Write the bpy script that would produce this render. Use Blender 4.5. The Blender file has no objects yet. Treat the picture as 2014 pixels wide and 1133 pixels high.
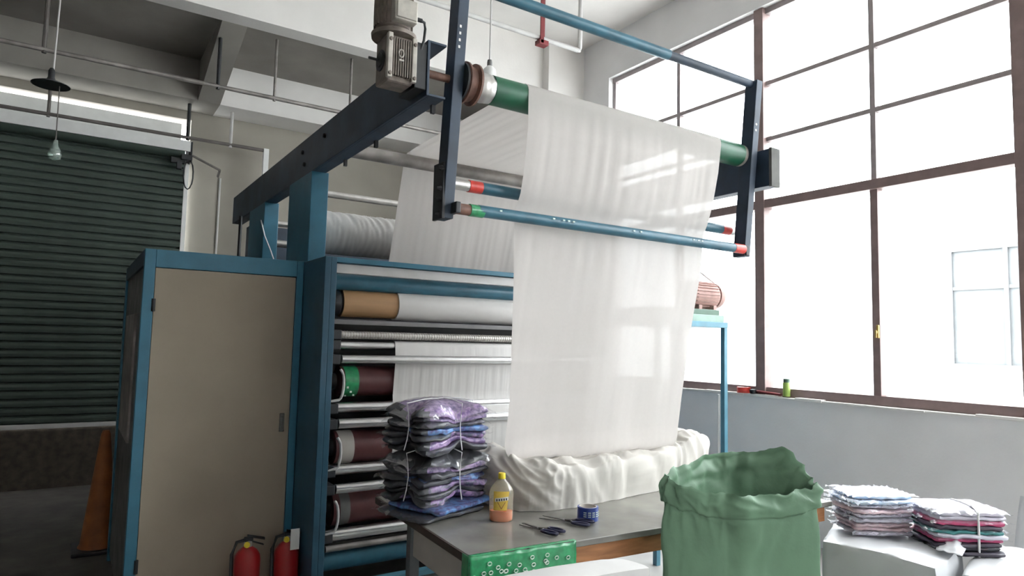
import bpy, bmesh, math, random
from mathutils import Vector, Matrix, noise

random.seed(7)
SC = bpy.context.scene
COL = SC.collection

# ------------------------------------------------------------------ camera
YAW, PITCH, ROLL, FPX = 0.579825, 0.080699, 0.023488, 1321.49
CX, CY = 1007.0, 566.5
EYE = Vector((0, 0, 1.6))
_f = Vector((math.sin(YAW) * math.cos(PITCH), math.cos(YAW) * math.cos(PITCH), math.sin(PITCH)))
_r = Vector((math.cos(YAW), -math.sin(YAW), 0))
_u = _r.cross(_f)
RGT = _r * math.cos(ROLL) + _u * math.sin(ROLL)
UPV = -_r * math.sin(ROLL) + _u * math.cos(ROLL)
cam_data = bpy.data.cameras.new('camera')
cam_data.sensor_width = 36.0
cam_data.lens = FPX / 2014.0 * 36.0
cam_data.clip_start = 0.05
cam_data.clip_end = 200
cam = bpy.data.objects.new('camera', cam_data)
COL.objects.link(cam)
M = Matrix((( RGT.x, UPV.x, -_f.x, EYE.x), (RGT.y, UPV.y, -_f.y, EYE.y), (RGT.z, UPV.z, -_f.z, EYE.z), (0, 0, 0, 1)))
cam.matrix_world = M
SC.camera = cam


def at(px, py, axis, val):
    """the point on the plane axis=val that was measured at pixel px,py"""
    d = _f + RGT * ((px - CX) / FPX) - UPV * ((py - CY) / FPX)
    i = 'XYZ'.index(axis)
    return EYE + d * ((val - EYE[i]) / d[i])


# ------------------------------------------------------------------ world and light
world = bpy.data.worlds.new('overcast_sky')
SC.world = world
world.use_nodes = True
bg = world.node_tree.nodes['Background']
bg.inputs['Color'].default_value = (0.95, 0.98, 1.0, 1)
bg.inputs['Strength'].default_value = 6.0
SC.view_settings.view_transform = 'Standard'
SC.view_settings.look = 'None'
SC.view_settings.gamma = 1.0
SC.view_settings.use_curve_mapping = False
SC.view_settings.exposure = 1.3
SC.cycles.max_bounces = 14
SC.cycles.diffuse_bounces = 8
SC.cycles.transparent_max_bounces = 24


# ------------------------------------------------------------------ materials
def mat(name, col, rough=0.6, metal=0.0, var=0.12, scale=6.0, bump=0.0, bscale=None, coat=0.0, col2=None, spec=0.5,
        lo=0.35, hi=0.7, stretch=(1, 1, 1)):
    m = bpy.data.materials.new(name)
    m.use_nodes = True
    nt = m.node_tree
    p = nt.nodes['Principled BSDF']
    tc = nt.nodes.new('ShaderNodeTexCoord')
    mp = nt.nodes.new('ShaderNodeMapping')
    mp.inputs['Scale'].default_value = stretch
    nt.links.new(tc.outputs['Object'], mp.inputs['Vector'])
    nz = nt.nodes.new('ShaderNodeTexNoise')
    nz.inputs['Scale'].default_value = scale
    nz.inputs['Detail'].default_value = 6
    nt.links.new(mp.outputs['Vector'], nz.inputs['Vector'])
    rp = nt.nodes.new('ShaderNodeValToRGB')
    c2 = col2 if col2 else tuple(max(0, c * (1 - var * 2)) for c in col)
    rp.color_ramp.elements[0].position = lo
    rp.color_ramp.elements[1].position = hi
    rp.color_ramp.elements[0].color = (*c2, 1)
    rp.color_ramp.elements[1].color = (*col, 1)
    nt.links.new(nz.outputs['Fac'], rp.inputs['Fac'])
    nt.links.new(rp.outputs['Color'], p.inputs['Base Color'])
    p.inputs['Roughness'].default_value = rough
    p.inputs['Metallic'].default_value = metal
    p.inputs['Specular IOR Level'].default_value = spec
    p.inputs['Coat Weight'].default_value = coat
    p.inputs['Coat Roughness'].default_value = 0.12
    if bump:
        n2 = nt.nodes.new('ShaderNodeTexNoise')
        n2.inputs['Scale'].default_value = bscale or scale * 6
        n2.inputs['Detail'].default_value = 5
        nt.links.new(mp.outputs['Vector'], n2.inputs['Vector'])
        bp = nt.nodes.new('ShaderNodeBump')
        bp.inputs['Strength'].default_value = bump
        bp.inputs['Distance'].default_value = 0.01
        nt.links.new(n2.outputs['Fac'], bp.inputs['Height'])
        nt.links.new(bp.outputs['Normal'], p.inputs['Normal'])
    return m


def fabric(name, col, trans, clear, scale=60):
    m = bpy.data.materials.new(name)
    m.use_nodes = True
    nt = m.node_tree
    nt.nodes.remove(nt.nodes['Principled BSDF'])
    out = nt.nodes['Material Output']
    tc = nt.nodes.new('ShaderNodeTexCoord')
    nz = nt.nodes.new('ShaderNodeTexNoise')
    nz.inputs['Scale'].default_value = scale
    nt.links.new(tc.outputs['Object'], nz.inputs['Vector'])
    rp = nt.nodes.new('ShaderNodeValToRGB')
    rp.color_ramp.elements[0].color = (*[c * 0.95 for c in col], 1)
    rp.color_ramp.elements[1].color = (*col, 1)
    nt.links.new(nz.outputs['Fac'], rp.inputs['Fac'])
    d = nt.nodes.new('ShaderNodeBsdfDiffuse')
    t = nt.nodes.new('ShaderNodeBsdfTranslucent')
    nt.links.new(rp.outputs['Color'], d.inputs['Color'])
    nt.links.new(rp.outputs['Color'], t.inputs['Color'])
    mx = nt.nodes.new('ShaderNodeMixShader')
    mx.inputs[0].default_value = trans
    nt.links.new(d.outputs[0], mx.inputs[1])
    nt.links.new(t.outputs[0], mx.inputs[2])
    tr = nt.nodes.new('ShaderNodeBsdfTransparent')
    m2 = nt.nodes.new('ShaderNodeMixShader')
    m2.inputs[0].default_value = clear
    nt.links.new(mx.outputs[0], m2.inputs[1])
    nt.links.new(tr.outputs[0], m2.inputs[2])
    nt.links.new(m2.outputs[0], out.inputs['Surface'])
    return m


def film(name, tint, gloss=0.12, rough=0.08, body=0.0, bodycol=(1, 1, 1)):
    """thin clear sheet: glass pane, plastic bag, bottle wall"""
    m = bpy.data.materials.new(name)
    m.use_nodes = True
    nt = m.node_tree
    nt.nodes.remove(nt.nodes['Principled BSDF'])
    out = nt.nodes['Material Output']
    tr = nt.nodes.new('ShaderNodeBsdfTransparent')
    tr.inputs['Color'].default_value = (*tint, 1)
    gl = nt.nodes.new('ShaderNodeBsdfGlossy')
    gl.inputs['Roughness'].default_value = rough
    mx = nt.nodes.new('ShaderNodeMixShader')
    mx.inputs[0].default_value = gloss
    nt.links.new(tr.outputs[0], mx.inputs[1])
    nt.links.new(gl.outputs[0], mx.inputs[2])
    last = mx
    if body:
        d = nt.nodes.new('ShaderNodeBsdfDiffuse')
        d.inputs['Color'].default_value = (*bodycol, 1)
        m2 = nt.nodes.new('ShaderNodeMixShader')
        m2.inputs[0].default_value = body
        nt.links.new(mx.outputs[0], m2.inputs[1])
        nt.links.new(d.outputs[0], m2.inputs[2])
        last = m2
    nt.links.new(last.outputs[0], out.inputs['Surface'])
    return m


MT = dict(
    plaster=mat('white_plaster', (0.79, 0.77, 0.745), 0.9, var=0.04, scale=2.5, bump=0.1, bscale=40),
    wallgrey=mat('grey_white_plaster', (0.80, 0.79, 0.79), 0.9, var=0.03, scale=3, bump=0.08, bscale=50),
    slab=mat('shaded_plaster', (0.33, 0.31, 0.28), 0.95, var=0.12, scale=1.6),  # plaster darkened so its colour carries the far bay's shade
    darkwall=mat('dimming_plaster', (0.14, 0.13, 0.12), 0.95, var=0.1, scale=2),
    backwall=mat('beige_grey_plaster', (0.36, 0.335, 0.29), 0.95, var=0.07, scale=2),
    dado=mat('dark_stained_wall', (0.085, 0.07, 0.055), 0.9, var=0.25, scale=14),
    floorpale=mat('pale_concrete', (0.40, 0.39, 0.37), 0.7, var=0.12, scale=3, bump=0.08),
    floor=mat('shaded_worn_concrete', (0.11, 0.10, 0.088), 0.75, var=0.2, scale=5, bump=0.1),
    frame=mat('brown_window_frame', (0.27, 0.19, 0.18), 0.45, var=0.1, scale=12),
    frame2=mat('anodised_brown_rail', (0.36, 0.31, 0.31), 0.4, var=0.1, scale=12),
    glass=film('window_glass', (0.97, 0.98, 0.98), 0.04, 0.02),
    blue=mat('blue_machine_paint', (0.035, 0.165, 0.25), 0.45, var=0.14, scale=5, bump=0.03),
    tube=mat('teal_blue_tube_paint', (0.03, 0.13, 0.19), 0.4, var=0.15, scale=9),
    shadeblue=mat('shaded_blue_paint', (0.022, 0.088, 0.14), 0.5, var=0.15, scale=5),  # the machine blue with the side panel's shade put into the colour
    navy=mat('dark_navy_paint', (0.033, 0.056, 0.093), 0.55, var=0.25, scale=5, bump=0.06),
    soot=mat('blackened_steel', (0.02, 0.022, 0.026), 0.55, var=0.2, scale=12),
    green=mat('dark_green_roller', (0.008, 0.105, 0.05), 0.45, var=0.15, scale=9),
    rust=mat('rusty_brown_steel', (0.22, 0.11, 0.08), 0.6, var=0.25, scale=22, bump=0.1),
    chrome=mat('polished_steel', (0.72, 0.72, 0.72), 0.28, 1.0, var=0.06, scale=20),
    silver=mat('silver_sleeve', (0.62, 0.60, 0.58), 0.35, 0.85, var=0.1, scale=20),
    galv=mat('dull_galvanised_pipe', (0.36, 0.33, 0.31), 0.5, 0.35, var=0.25, scale=7),
    cast=mat('dusty_cast_metal', (0.26, 0.22, 0.19), 0.65, 0.2, var=0.22, scale=18, bump=0.1),
    castlight=mat('dusty_pale_metal', (0.50, 0.47, 0.42), 0.6, 0.2, var=0.15, scale=20),
    beige=mat('beige_door_board', (0.32, 0.272, 0.21), 0.7, var=0.07, scale=2.2),
    dirt=mat('grimy_grey', (0.16, 0.16, 0.15), 0.8, var=0.2, scale=7),
    redtape=mat('red_tape', (0.72, 0.06, 0.045), 0.35, var=0.15, scale=30),
    greentape=mat('green_parcel_tape', (0.03, 0.33, 0.13), 0.3, var=0.2, scale=40, coat=0.4),
    whitemark=mat('white_print', (0.62, 0.74, 0.66), 0.4, var=0.1, scale=40),
    kraft=mat('kraft_paper', (0.40, 0.235, 0.115), 0.6, var=0.06, scale=8, stretch=(0.3, 6, 6)),
    maroon=mat('maroon_rubber', (0.105, 0.03, 0.032), 0.45, var=0.2, scale=10),
    black=mat('black_rubber', (0.012, 0.012, 0.014), 0.5, var=0.2, scale=12),
    paper=mat('white_paper_web', (0.55, 0.535, 0.52), 0.6, var=0.03, scale=10),
    greypl=mat('grey_tray_paint', (0.17, 0.165, 0.165), 0.6, var=0.1, scale=8),
    cloth=fabric('white_sheer_cloth', (0.70, 0.66, 0.635), 0.40, 0.02),
    heap=fabric('white_knit_cloth', (0.66, 0.63, 0.59), 0.16, 0.0),
    heapgrey=fabric('white_polythene_wrap', (0.74, 0.72, 0.70), 0.2, 0.0),
    slat=mat('dark_green_shutter_slat', (0.047, 0.068, 0.055), 0.6, var=0.12, scale=6),
    whitepaint=mat('white_paint', (0.74, 0.74, 0.73), 0.55, var=0.05, scale=8),
    palepipe=mat('pale_grey_pipe', (0.55, 0.54, 0.53), 0.5, var=0.06, scale=8),
    darkpipe=mat('grey_brown_pipe', (0.15, 0.135, 0.125), 0.6, var=0.15, scale=8),
    redpaint=mat('dark_red_hanger_paint', (0.22, 0.03, 0.035), 0.5, var=0.1, scale=10),
    exred=mat('extinguisher_red', (0.36, 0.014, 0.018), 0.35, var=0.1, scale=10),
    latch=mat('brassy_latch', (0.42, 0.28, 0.06), 0.4, var=0.1, scale=10),
    yellow=mat('yellow_plastic', (0.80, 0.62, 0.04), 0.4, var=0.06, scale=10),
    yellowlab=mat('yellow_label', (0.80, 0.55, 0.10), 0.5, var=0.1, scale=30),
    orangeliq=mat('orange_liquid', (0.80, 0.17, 0.03), 0.25, var=0.1, scale=10),
    orange=mat('dull_orange_plastic', (0.36, 0.12, 0.03), 0.6, var=0.2, scale=9),
    tabletop=mat('scuffed_grey_board', (0.26, 0.25, 0.225), 0.24, var=0.22, scale=3, bump=0.02),
    tableedge=mat('dark_brown_edge', (0.07, 0.05, 0.042), 0.6, var=0.15, scale=9),
    tableleg=mat('grey_steel_leg', (0.13, 0.14, 0.145), 0.5, var=0.15, scale=9),
    apron=mat('pale_board', (0.44, 0.41, 0.37), 0.7, var=0.08, scale=5),
    wood=mat('orange_brown_board', (0.42, 0.18, 0.07), 0.6, var=0.2, scale=6, stretch=(1, 8, 8)),
    bag=mat('green_woven_sack', (0.125, 0.235, 0.145), 0.5, var=0.07, scale=5, bump=0.12, bscale=26),
    scrap=mat('white_scrap', (0.80, 0.82, 0.82), 0.6, var=0.06, scale=20),
    purple=mat('purple_print_fabric', (0.30, 0.18, 0.38), 0.5, col2=(0.05, 0.05, 0.10), scale=38, coat=0.5, lo=0.4, hi=0.6),
    plum=mat('violet_print_fabric', (0.42, 0.29, 0.50), 0.5, col2=(0.16, 0.10, 0.25), scale=46, coat=0.5, lo=0.4, hi=0.6),
    bluefab=mat('bright_blue_print_fabric', (0.13, 0.30, 0.62), 0.5, col2=(0.07, 0.07, 0.22), scale=30, coat=0.5, lo=0.4, hi=0.6),
    charcoal=mat('charcoal_fabric', (0.045, 0.048, 0.058), 0.5, var=0.25, scale=24, coat=0.4),
    palefab=mat('pale_lilac_fabric', (0.60, 0.58, 0.66), 0.6, var=0.06, scale=20, coat=0.3),
    skyfab=mat('pale_blue_fabric', (0.36, 0.53, 0.76), 0.6, col2=(0.62, 0.70, 0.78), scale=16, coat=0.3),
    pinkfab=mat('pale_pink_fabric', (0.80, 0.60, 0.63), 0.6, var=0.08, scale=18, coat=0.3),
    inkfab=mat('ink_dark_fabric', (0.06, 0.05, 0.075), 0.6, var=0.2, scale=18, coat=0.3),
    tealfab=mat('teal_fabric', (0.05, 0.24, 0.23), 0.6, var=0.1, scale=18),
    magentafab=mat('magenta_fabric', (0.50, 0.06, 0.17), 0.6, var=0.1, scale=18),
    poly=film('clear_polybag', (0.95, 0.95, 0.97), 0.2, 0.14, 0.03, (0.85, 0.85, 0.9)),
    polymilk=film('milky_polybag', (0.95, 0.95, 0.97), 0.12, 0.2, 0.28, (0.8, 0.8, 0.86)),
    pet=film('clear_bottle_plastic', (0.95, 0.93, 0.86), 0.12, 0.06, 0.2, (0.8, 0.74, 0.58)),
    wrap=mat('white_plastic_wrap', (0.68, 0.69, 0.71), 0.4, var=0.03, scale=6, bump=0.06, bscale=14),
    wrapgrey=mat('grey_white_plastic_wrap', (0.60, 0.61, 0.62), 0.4, var=0.05, scale=6, bump=0.06, bscale=14),
    foam=mat('white_foam_board', (0.58, 0.57, 0.56), 0.7, var=0.03, scale=10),
    tapeblue=mat('blue_tape', (0.02, 0.055, 0.30), 0.35, var=0.08, scale=30, coat=0.3),
    core=mat('cardboard_core', (0.60, 0.56, 0.52), 0.8, var=0.06, scale=20),
    blade=mat('scissor_steel', (0.16, 0.155, 0.15), 0.35, 0.8, var=0.1, scale=30),
    navyplastic=mat('navy_plastic', (0.028, 0.03, 0.075), 0.35, var=0.1, scale=30),
    motorred=mat('dusty_red_motor', (0.40, 0.24, 0.21), 0.6, var=0.15, scale=16),
    palegreen=mat('faded_green_paint', (0.25, 0.37, 0.31), 0.5, var=0.12, scale=9),
    darkgreen=mat('dark_green_paint', (0.07, 0.14, 0.10), 0.5, var=0.15, scale=9),
    stand=mat('faded_blue_stand', (0.10, 0.27, 0.36), 0.45, var=0.14, scale=6),
    limegreen=mat('lime_green_tube', (0.32, 0.46, 0.10), 0.5, var=0.1, scale=12),
    bulb=film('unlit_bulb_glass', (0.8, 0.9, 0.85), 0.2, 0.05, 0.25, (0.55, 0.65, 0.6)),
    facade=mat('white_facade', (0.82, 0.83, 0.84), 0.9, var=0.03, scale=2),
    facadeglass=mat('grey_facade_glass', (0.15, 0.16, 0.165), 0.6, var=0.1, scale=2),  # even matt grey for the panes across the yard
    facadeframe=mat('grey_facade_frame', (0.12, 0.125, 0.13), 0.5, var=0.05, scale=5),
    yard=mat('pale_concrete_yard', (0.60, 0.60, 0.58), 0.9, var=0.06, scale=2),
    string=mat('white_string', (0.72, 0.72, 0.74), 0.7, var=0.05, scale=30),
)


# ------------------------------------------------------------------ geometry helpers
class G:
    def __init__(s):
        s.v = []
        s.f = []

    def add(s, vs, fs):
        o = len(s.v)
        s.v += [Vector(p) for p in vs]
        s.f += [tuple(i + o for i in f) for f in fs]
        return s

    def box(s, a, b):
        x0, y0, z0 = a
        x1, y1, z1 = b
        return s.add([(x0, y0, z0), (x1, y0, z0), (x1, y1, z0), (x0, y1, z0), (x0, y0, z1), (x1, y0, z1), (x1, y1, z1), (x0, y1, z1)],
                     [(0, 3, 2, 1), (4, 5, 6, 7), (0, 1, 5, 4), (1, 2, 6, 5), (2, 3, 7, 6), (3, 0, 4, 7)])

    def prism(s, low, top):
        n = len(low)
        fs = [tuple(reversed(range(n))), tuple(range(n, 2 * n))]
        fs += [(i, (i + 1) % n, n + (i + 1) % n, n + i) for i in range(n)]
        return s.add(list(low) + list(top), fs)

    def tube(s, pts, r, n=12, caps=True, r_list=None):
        pts = [Vector(p) for p in pts]
        rings = []
        up = Vector((0, 0, 1))
        for i, p in enumerate(pts):
            d = (pts[min(i + 1, len(pts) - 1)] - pts[max(i - 1, 0)]).normalized()
            a = up if abs(d.z) < 0.9 else Vector((0, 1, 0))
            e1 = d.cross(a).normalized()
            e2 = e1.cross(d).normalized()
            rr = r_list[i] if r_list else r
            rings.append([p + e1 * (rr * math.cos(2 * math.pi * k / n)) + e2 * (rr * math.sin(2 * math.pi * k / n)) for k in range(n)])
        vs = [q for R in rings for q in R]
        fs = []
        for i in range(len(pts) - 1):
            for k in range(n):
                a, b = i * n + k, i * n + (k + 1) % n
                fs.append((a, a + n, b + n, b))
        if caps:
            fs.append(tuple(range(n)))
            fs.append(tuple((len(pts) - 1) * n + k for k in reversed(range(n))))
        return s.add(vs, fs)

    def lathe(s, prof, o, axis, n=32):
        """prof: list of (radius, distance along axis)"""
        o = Vector(o)
        ax = Vector(axis).normalized()
        a = Vector((0, 0, 1)) if abs(ax.z) < 0.9 else Vector((1, 0, 0))
        e1 = ax.cross(a).normalized()
        e2 = ax.cross(e1).normalized()
        vs = []
        for r, h in prof:
            for k in range(n):
                t = 2 * math.pi * k / n
                vs.append(o + ax * h + e1 * (r * math.cos(t)) + e2 * (r * math.sin(t)))
        fs = []
        for i in range(len(prof) - 1):
            for k in range(n):
                a_, b_ = i * n + k, i * n + (k + 1) % n
                fs.append((a_, b_, b_ + n, a_ + n))
        fs.append(tuple(reversed(range(n))))
        fs.append(tuple((len(prof) - 1) * n + k for k in range(n)))
        return s.add(vs, fs)

    def grid(s, fn, nu, nv, wrap=False):
        vs = []
        for j in range(nv + 1):
            for i in range(nu if wrap else nu + 1):
                vs.append(fn(i / nu, j / nv))
        w = nu if wrap else nu + 1
        fs = []
        for j in range(nv):
            for i in range(nu):
                a = j * w + i
                b = j * w + (i + 1) % w if wrap else a + 1
                fs.append((a, b, b + w, a + w))
        return s.add(vs, fs)


def base_of(vs):
    xs = [p.x for p in vs]
    ys = [p.y for p in vs]
    zs = [p.z for p in vs]
    return Vector(((min(xs) + max(xs)) / 2, (min(ys) + max(ys)) / 2, min(zs)))


WPOS = {}


def hang(o, pos, parent):
    o.location = pos
    WPOS[o.name] = Vector(pos)
    if parent:
        o.parent = parent
        o.matrix_parent_inverse = Matrix.Translation(-WPOS[parent.name])


def ob(name, g, m, parent=None, smooth=None, bevel=0.0, solid=0.0, label=None, cat=None, group=None, kind=None, sub=0):
    b = base_of(g.v)
    me = bpy.data.meshes.new(name)
    me.from_pydata([tuple(p - b) for p in g.v], [], g.f)
    me.materials.append(MT[m])
    bm = bmesh.new()
    bm.from_mesh(me)
    bmesh.ops.recalc_face_normals(bm, faces=bm.faces)
    bm.to_mesh(me)
    bm.free()
    o = bpy.data.objects.new(name, me)
    COL.objects.link(o)
    if smooth is not None:
        me.polygons.foreach_set('use_smooth', [True] * len(me.polygons))
        me.set_sharp_from_angle(angle=math.radians(smooth))
    if solid:
        md = o.modifiers.new('thick', 'SOLIDIFY')
        md.thickness = solid
        md.offset = 0
    if bevel:
        md = o.modifiers.new('bevel', 'BEVEL')
        md.width = bevel
        md.segments = 2
        md.limit_method = 'ANGLE'
    if sub:
        md = o.modifiers.new('sub', 'SUBSURF')
        md.levels = md.render_levels = sub
    hang(o, b, parent)
    tag(o, label, cat, group, kind)
    return o


def tag(o, label=None, cat=None, group=None, kind=None):
    if label:
        o['label'] = label
    if cat:
        o['category'] = cat
    if group:
        o['group'] = group
    if kind:
        o['kind'] = kind
    return o


def again(o, pos, parent):
    """another piece that shares its mesh"""
    c = o.copy()
    COL.objects.link(c)
    c.parent = None
    hang(c, pos, parent)
    return c


def thing(name, loc, label, cat, group=None, kind=None):
    o = bpy.data.objects.new(name, None)
    o.empty_display_size = 0.1
    COL.objects.link(o)
    hang(o, Vector(loc), None)
    return tag(o, label, cat, group, kind)


def nz(x, y, z):
    return noise.noise(Vector((x, y, z)))


def soft(quad, z0, z1, n=12, rnd=0.25, amp=0.01, freq=6, seed=0.0, bulge=0.0, nzv=None):
    """a soft box on four floor corners: rounded, bulging, wrinkled"""
    g = G()
    q = [Vector((p[0], p[1], 0)) for p in quad]
    bm = bmesh.new()
    bmesh.ops.create_cube(bm, size=2.0)
    bmesh.ops.subdivide_edges(bm, edges=bm.edges, cuts=n, use_grid_fill=True)
    out = []
    for v in bm.verts:
        c = v.co.copy()
        nrm = c.normalized()
        k = (abs(c.x) ** 6 + abs(c.y) ** 6 + abs(c.z) ** 6) ** (1 / 6)
        s6 = c / k
        c2 = c.lerp(s6, min(1, rnd * 3))
        u, w, h = (c2.x + 1) / 2, (c2.y + 1) / 2, (c2.z + 1) / 2
        p = (q[0] * (1 - u) + q[1] * u) * (1 - w) + (q[3] * (1 - u) + q[2] * u) * w
        p.z = z0 + (z1 - z0) * h
        if bulge:
            mid = (q[0] + q[1] + q[2] + q[3]) / 4
            bz = bulge * (1 - c2.z ** 2)
            p.x += (p.x - mid.x) * bz
            p.y += (p.y - mid.y) * bz
            p.z += bulge * 0.5 * (z1 - z0) * (1 - c2.x ** 2) * (1 - c2.y ** 2) * (1 if c2.z > 0 else 0)
        d = nz(p.x * freq + seed, p.y * freq, p.z * freq * 1.3) + 0.5 * nz(p.x * freq * 2.3, p.y * freq * 2.3 + seed, p.z * freq * 2.3)
        p += nrm * amp * d
        if p.z < z0:
            p.z = z0
        out.append(p)
    bm.verts.index_update()
    g.add(out, [tuple(v.index for v in f.verts) for f in bm.faces])
    bm.free()
    return g


# =================================================================== THE SETTING
XW = 5.2
ob('floor', G().box((-5, -5, -0.1), (5.45, 4.3, 0)), 'floorpale', kind='structure', label='pale concrete floor of the main hall', cat='floor')  # this half is made pale to bounce window light upwards
ob('floor', G().box((-5, 4.3, -0.1), (5.45, 8.75, 0)), 'floor', kind='structure', label='floor of the far bay with its shade coloured in', cat='floor')  # this half is darkened in colour to keep the far bay in shade
ob('ground', G().box((5.45, -25, -0.25), (45, 35, -0.1)), 'yard', kind='structure', label='pale concrete yard outside the windows', cat='ground')
ob('ceiling', G().box((-5, -5, 5.3), (5.45, 6.73, 5.45)), 'plaster', kind='structure', label='white plaster ceiling of the main hall', cat='ceiling')
ob('ceiling', G().box((-5, 6.73, 4.66), (5.45, 8.75, 5.45)), 'slab', kind='structure', label='lower ceiling over the far bay with its shade coloured grey', cat='ceiling')
w = G()
w.box((XW, -5, 0), (XW + .25, 5.93, 1.175)).box((XW, -5, 4.78), (XW + .25, 5.93, 5.3)).box((XW, 5.93, 0), (XW + .25, 8.75, 5.3))
w.box((XW, -5, 1.175), (XW + .25, -4.36, 4.78))
ob('wall_right', w, 'wallgrey', kind='structure', label='grey-white plaster wall around the tall windows', cat='wall')
w = G()
OX0, OX1, OZ0, OZ1 = -3.3, 1.035, 0.61, 4.10
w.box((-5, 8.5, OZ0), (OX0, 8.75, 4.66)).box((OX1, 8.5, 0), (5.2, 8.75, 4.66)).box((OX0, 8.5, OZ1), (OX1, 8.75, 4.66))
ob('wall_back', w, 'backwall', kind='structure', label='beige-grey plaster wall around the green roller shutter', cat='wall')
ob('trim_1', G().box((-5, 8.46, 0), (OX1, 8.75, OZ0)), 'dado', kind='structure', label='dark stained low wall below the roller shutter', cat='wall')
ob('wall_left', G().box((-5.2, -5, 0), (-5, 8.75, 5.3)), 'darkwall', kind='structure', label='plaster side wall far from the windows', cat='wall')  # unseen wall, kept dark to cut bounce onto left-facing sides
ob('wall_front', G().box((-5, -5.2, 0), (5.45, -5, 5.3)), 'plaster', kind='structure', label='plaster wall across the near end of the hall', cat='wall')
ob('ceiling_beam', G().box((-5, 6.52, 4.6), (5.2, 6.73, 5.3)), 'plaster', kind='structure', label='deep white beam crossing the ceiling above the machine', cat='beam')
ob('ceiling_beam', G().box((-5, 8.03, 4.2), (1.26, 8.5, 4.66)), 'slab', kind='structure', label='shaded length of the far-wall beam above the roller shutter, coloured grey', cat='beam')  # same beam as the next; the grey stands for shade
ob('ceiling_beam', G().box((1.26, 8.03, 4.2), (5.2, 8.5, 4.66)), 'plaster', kind='structure', label='lit length of the far-wall beam right of the shutter, coloured white', cat='beam')  # same beam again, whiter where more light falls
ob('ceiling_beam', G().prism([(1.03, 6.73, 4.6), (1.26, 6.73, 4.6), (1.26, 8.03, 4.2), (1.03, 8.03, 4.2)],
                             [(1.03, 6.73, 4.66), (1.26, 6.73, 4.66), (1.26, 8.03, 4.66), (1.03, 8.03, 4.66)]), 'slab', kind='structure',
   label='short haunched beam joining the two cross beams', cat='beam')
ob('column', G().box((4.65, 6.40, 0), (5.2, 6.52, 5.3)), 'plaster', kind='structure', label='white plaster column in the corner by the windows', cat='column')

# ---- windows in the right wall
RZ = [4.055, 3.524]
BAYS = [(3.86, 5.93), (1.81, 3.86), (-0.24, 1.81), (-2.29, -0.24), (-4.36, -2.29)]
for i, (y0, y1) in enumerate(BAYS):
    win = thing('window_%d' % (i + 1), (XW + .1, (y0 + y1) / 2, 1.18),
                ['tall factory window behind the hanging cloth', 'tall factory window right of the thick brown post'][i] if i < 2
                else 'tall factory window of the bay nearer the viewer', 'window', kind='structure')
    ym = (y0 + y1) / 2 - 0.01
    hw = 0.05
    F0, F1 = XW + .04, XW + .14
    if i == 0:
        ob('frame_post', G().box((F0 + .03, y1 - .045, 1.18), (F1 - .03, y1, 4.78)), 'frame2', win, bevel=.003)
    ob('frame_post', G().box((F0 - .02, y0 - hw, 1.18), (F1, y0 + hw, 4.78)), 'frame', win, bevel=.004)
    ob('top_rail', G().box((F0 + .02, y0 + hw, 4.725), (F1 - .02, y1 - hw * (i > 0), 4.78)), 'frame2', win, bevel=.003)
    ob('bottom_rail', G().box((F0, y0 + hw, 1.18), (F1, y1 - hw * (i > 0), 1.255)), 'frame', win, bevel=.003)
    ob('transom', G().box((F0 - .01, y0 + hw, 2.875), (F1, y1 - hw * (i > 0), 2.955)), 'frame', win, bevel=.004)
    mu = ob('mullion', G().box((F0 + .02, ym - .022, 2.955), (F1 - .02, ym + .022, 4.725)), 'frame2', win, bevel=.003)
    ob('sash_stile', G().box((F0 + .01, ym - .03, 1.255), (F1 - .01, ym + .03, 2.875)), 'frame', win, bevel=.003)
    ends = [(y0 + hw, ym - .022), (ym + .022, y1 - hw)]
    zz = [2.955] + sorted(RZ) + [4.725]
    for (a, b) in ends:
        for z in RZ:
            ob('glazing_bar', G().box((F0 + .025, a, z - .02), (F1 - .025, b, z + .02)), 'frame2', win, bevel=.003)
        for k in range(3):
            lo = zz[k] + (.02 if k else 0)
            hi = zz[k + 1] - (.02 if k < 2 else 0)
            ob('pane', G().box((XW + .087, a, lo), (XW + .093, b, hi)), 'glass', win)
        ob('pane', G().box((XW + .087, a + .008 * (a > ym), 1.255), (XW + .093, b - .008 * (b < ym), 2.875)), 'glass', win)
    if i == 1:
        ob('latch', G().box((F0 - .012, ym - .028, 1.70), (F0 + .01, ym - .012, 1.80)).box((F0 - .03, ym - .024, 1.735), (F0 - .012, ym - .014, 1.755)).box((F0 - .036, ym - .026, 1.70), (F0 - .028, ym - .012, 1.76)),
           'latch', win, bevel=.003, label='small brassy window latch')
sill = G()
yy = -4.3
rr = random.Random(3)
while yy < 5.9:
    ln = 0.15 + rr.random() * .3
    sill.box((XW - .012 - rr.random() * .02, yy, 1.165), (XW + .06, min(yy + ln, 5.9), 1.178 + rr.random() * .012))
    yy += ln
ob('trim_2', sill, 'plaster', kind='structure', bevel=.003, label='chipped white plaster ledge under the windows', cat='sill')

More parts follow.
